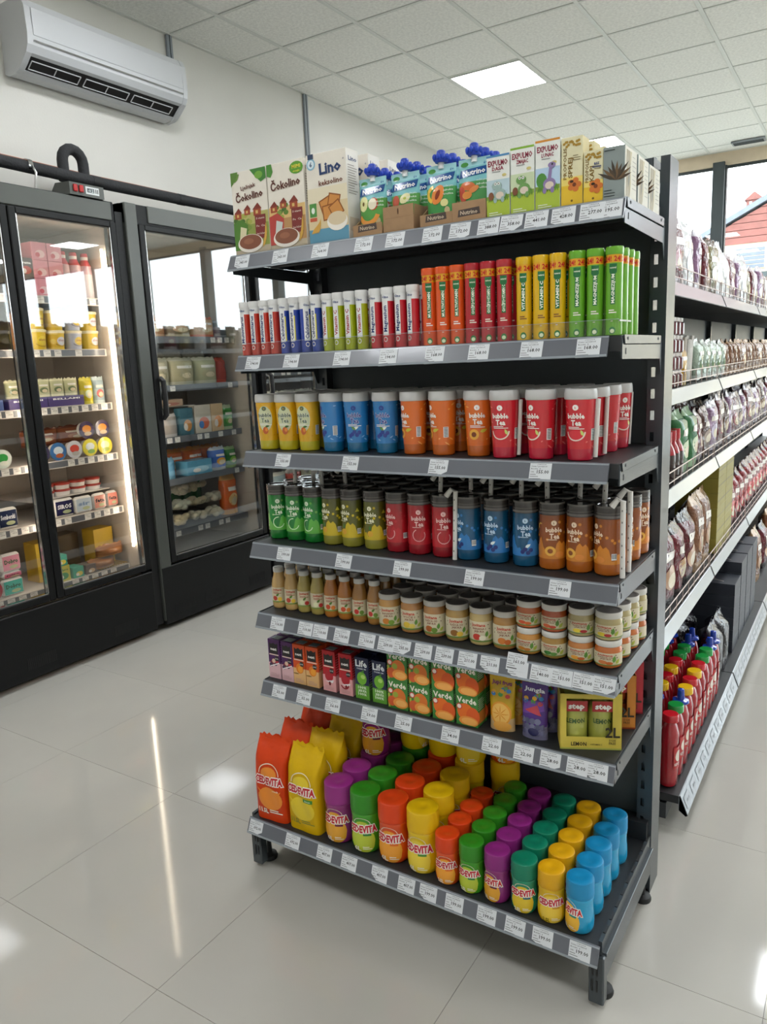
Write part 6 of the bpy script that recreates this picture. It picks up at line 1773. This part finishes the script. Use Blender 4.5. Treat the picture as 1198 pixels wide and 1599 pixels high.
fbox('frozen_box', 'box', .10, .155, .05, '#3a6a7a', '#c88a4a').put(F1(-1.99, 1.635, z_), RZ, 'teal box with golden pastry picture, third frozen shelf')
fbox('frozen_box', 'box', .13, .165, .05, '#c8beb0', '#d0603a', a2='#3a7ac0').put(F1(-1.99, 1.765, z_), RZ, 'white box with orange and blue picture, third frozen shelf')
fbox('frozen_box', 'box', .10, .165, .05, '#d0b088', '#e08a30').put(F1(-1.99, 1.885, z_), RZ, 'cream box with yellow picture, third frozen shelf')
fz('#3a8a34', '#b8c8a0', .09, .15, .07, 52, '#6aa84a').put(F1(-2.0, 1.99, z_), RZ, 'green bag at the right end of third frozen shelf')
fbox('flat_box', 'box', .20, .04, .12, '#b89a80', '#a86a5a').put(F1(-2.06, 1.55, z_ + .17), RZ, 'flat beige box lying above the third frozen shelf packs')
MB().box(-2.40, -2.02, 1.44, 1.76, .165 + 1.04 - .0, 1.209, '#888').obj('inner_rack', 'shelf_white', FR2, (0, -1.6525, 0))
z_ = .80
for i in range(3): fz('#c85a1c', '#e08a3a', .16, .15, .11, 54 + i, '#e0a040').put(F1(-2.12, 1.62 + .16 * i, z_), RZ, 'orange frozen vegetable bag in the back, %s one' % ('left', 'middle', 'right')[i])
fz('#6aa0c0', '#8ab8d0', .13, .12, .10, 58).put(F1(-2.0, 1.46, z_), RZ, 'crumpled light blue bag at the left of fourth frozen shelf')
b_ = fbox('blue_pack', 'packet', .20, .085, .10, '#5a9ab8', '#88b8cc', 'film'); b_.put(F1(-2.0, 1.69, z_), RZ, 'long light blue wrapped pack on the fourth frozen shelf')
fz('#3a6ac0', '#d8dce0', .12, .14, .09, 60, '#e0a030').put(F1(-2.0, 1.88, z_), RZ, 'blue and white bag with yellow flower picture')
fz('#2a7a2c', '#a0c080', .09, .13, .08, 61, '#8ac04a').put(F1(-2.0, 1.99, z_), RZ, 'green bag at the right end of fourth frozen shelf')
# heap of frozen dumpling bags
hp = random.Random(12)
def lump_bag(loc, lab, c):
    e = empty('dumpling_bag', lab, 'bag', loc)
    m = MB()
    for k in range(16):
        a, b, d = hp.uniform(-.034, .034), hp.uniform(-.045, .045), hp.uniform(.0245, .058)
        m.sphere((a, b, d), hp.uniform(.018, .0245), c, 8, 5, (1, 1.1, .9))
    o = m.obj('dumplings', 'softfilm', e); o['kind'] = 'stuff'
k = 0
for r_, (n__, zz_) in enumerate(((4, 0), (4, .085), (3, .165))):
    for i in range(n__):
        lump_bag((-2.02 - .03 * r_, 1.42 + .142 * i + .03 * r_, .501 + zz_), 'bag of frozen white dumplings in the bottom heap, %s layer, %s from left' % (NTH[r_], NTH[i]), ('#b8b09c', '#a8a898', '#b0a488')[hp.randrange(3)]); k += 1
gf = fz('#2f6a34', '#6a9a5a', .15, .15, .1, 63)
for i in range(3): gf.put(F1(-2.22, 1.55 + .15 * i, .50 + .09), RZ, 'green frozen bag behind the dumpling heap, %s one' % ('left', 'middle', 'right')[i])
fz('#d8601c', '#f0b060', .12, .25, .10, 64, '#e8c080').put(F1(-2.03, 1.985, .50), RZ, 'tall orange bag at the bottom right of the frozen fridge')
# third fridge
zc_ = [1.60, 1.385, 1.10, .80, .55]
cols_ = ['#3a8a34', '#b8a078', '#c86a3a', '#8a9aa0', '#a83a2c', '#b8b49a']
for a, zz_ in enumerate(zc_):
    for i in range(6):
        fz(cols_[(a * 2 + i) % 6], '#c8c4b8', .16, .15, .1, 70 + a * 6 + i).put(F1(-2.0, 2.26 + .17 * i, zz_), RZ, 'frozen bag in the third fridge, shelf %s from top, %s from the left' % (NTH[a], NTH[i]))

# ---------- every repeat carries the phrase of its kind
PHR = {'cereal_box': 'cereal boxes on the top shelf', 'puree_pouch': 'fruit puree pouches on the top shelf', 'cardboard_tray': 'cardboard trays under the pouches', 'syrup_box': 'herbal syrup boxes on the top shelf', 'propolis_box': 'propolis boxes on the top shelf', 'tea_box': 'herbal tea boxes on the top shelf', 'vitamin_tube': 'vitamin tubes on the second shelf', 'drink_cup': 'bubble tea cups on the third shelf', 'drink_bottle': 'bubble tea bottles on the fourth shelf', 'wrapped_straw': 'wrapped straws among the bottles', 'juice_bottle': 'juice bottles', 'baby_food_jar': 'baby food jars on the fifth shelf', 'juice_carton': 'juice cartons on the sixth shelf', 'juice_pouch': 'juice pouches on the sixth shelf', 'syrup_twin_pack': 'twin packs on the sixth shelf', 'drink_powder_bag': 'drink powder bags on the base shelf', 'drink_powder_bottle': 'drink powder bottles on the base shelf', 'sauce_jar': 'stacked sauce jars in the aisle', 'sauce_bottle': 'red topped bottles in the aisle', 'ochre_box': 'ochre cartons in the aisle', 'ketchup_bottle': 'ketchup bottles on the bottom aisle shelf', 'dark_flat_box': 'dark flat boxes in the aisle', 'dumpling_bag': 'frozen dumpling bags', 'ceiling_light': 'ceiling light panels', 'display_fridge': 'black display fridges along the wall', 'cable_trunking': 'cable trunkings on the wall'}
tops = [o for o in bpy.data.objects if o.parent is None and 'category' in o.keys()]
cnt = {}
for o in tops: cnt[o.name.split('.')[0]] = cnt.get(o.name.split('.')[0], 0) + 1
for o in tops:
    b = o.name.split('.')[0]
    if 'group' in o.keys() or cnt[b] < 2: continue
    if b == 'snack_bag': o['group'] = 'bags in the fridges' if o.location.x < -1 else 'bags on the aisle shelving'
    elif b == 'juice_bottle' and o.location.x > -1: o['group'] = 'baby juice bottles on the fifth shelf'
    else: o['group'] = PHR.get(b, b.replace('_', ' ') + 's in the fridges')
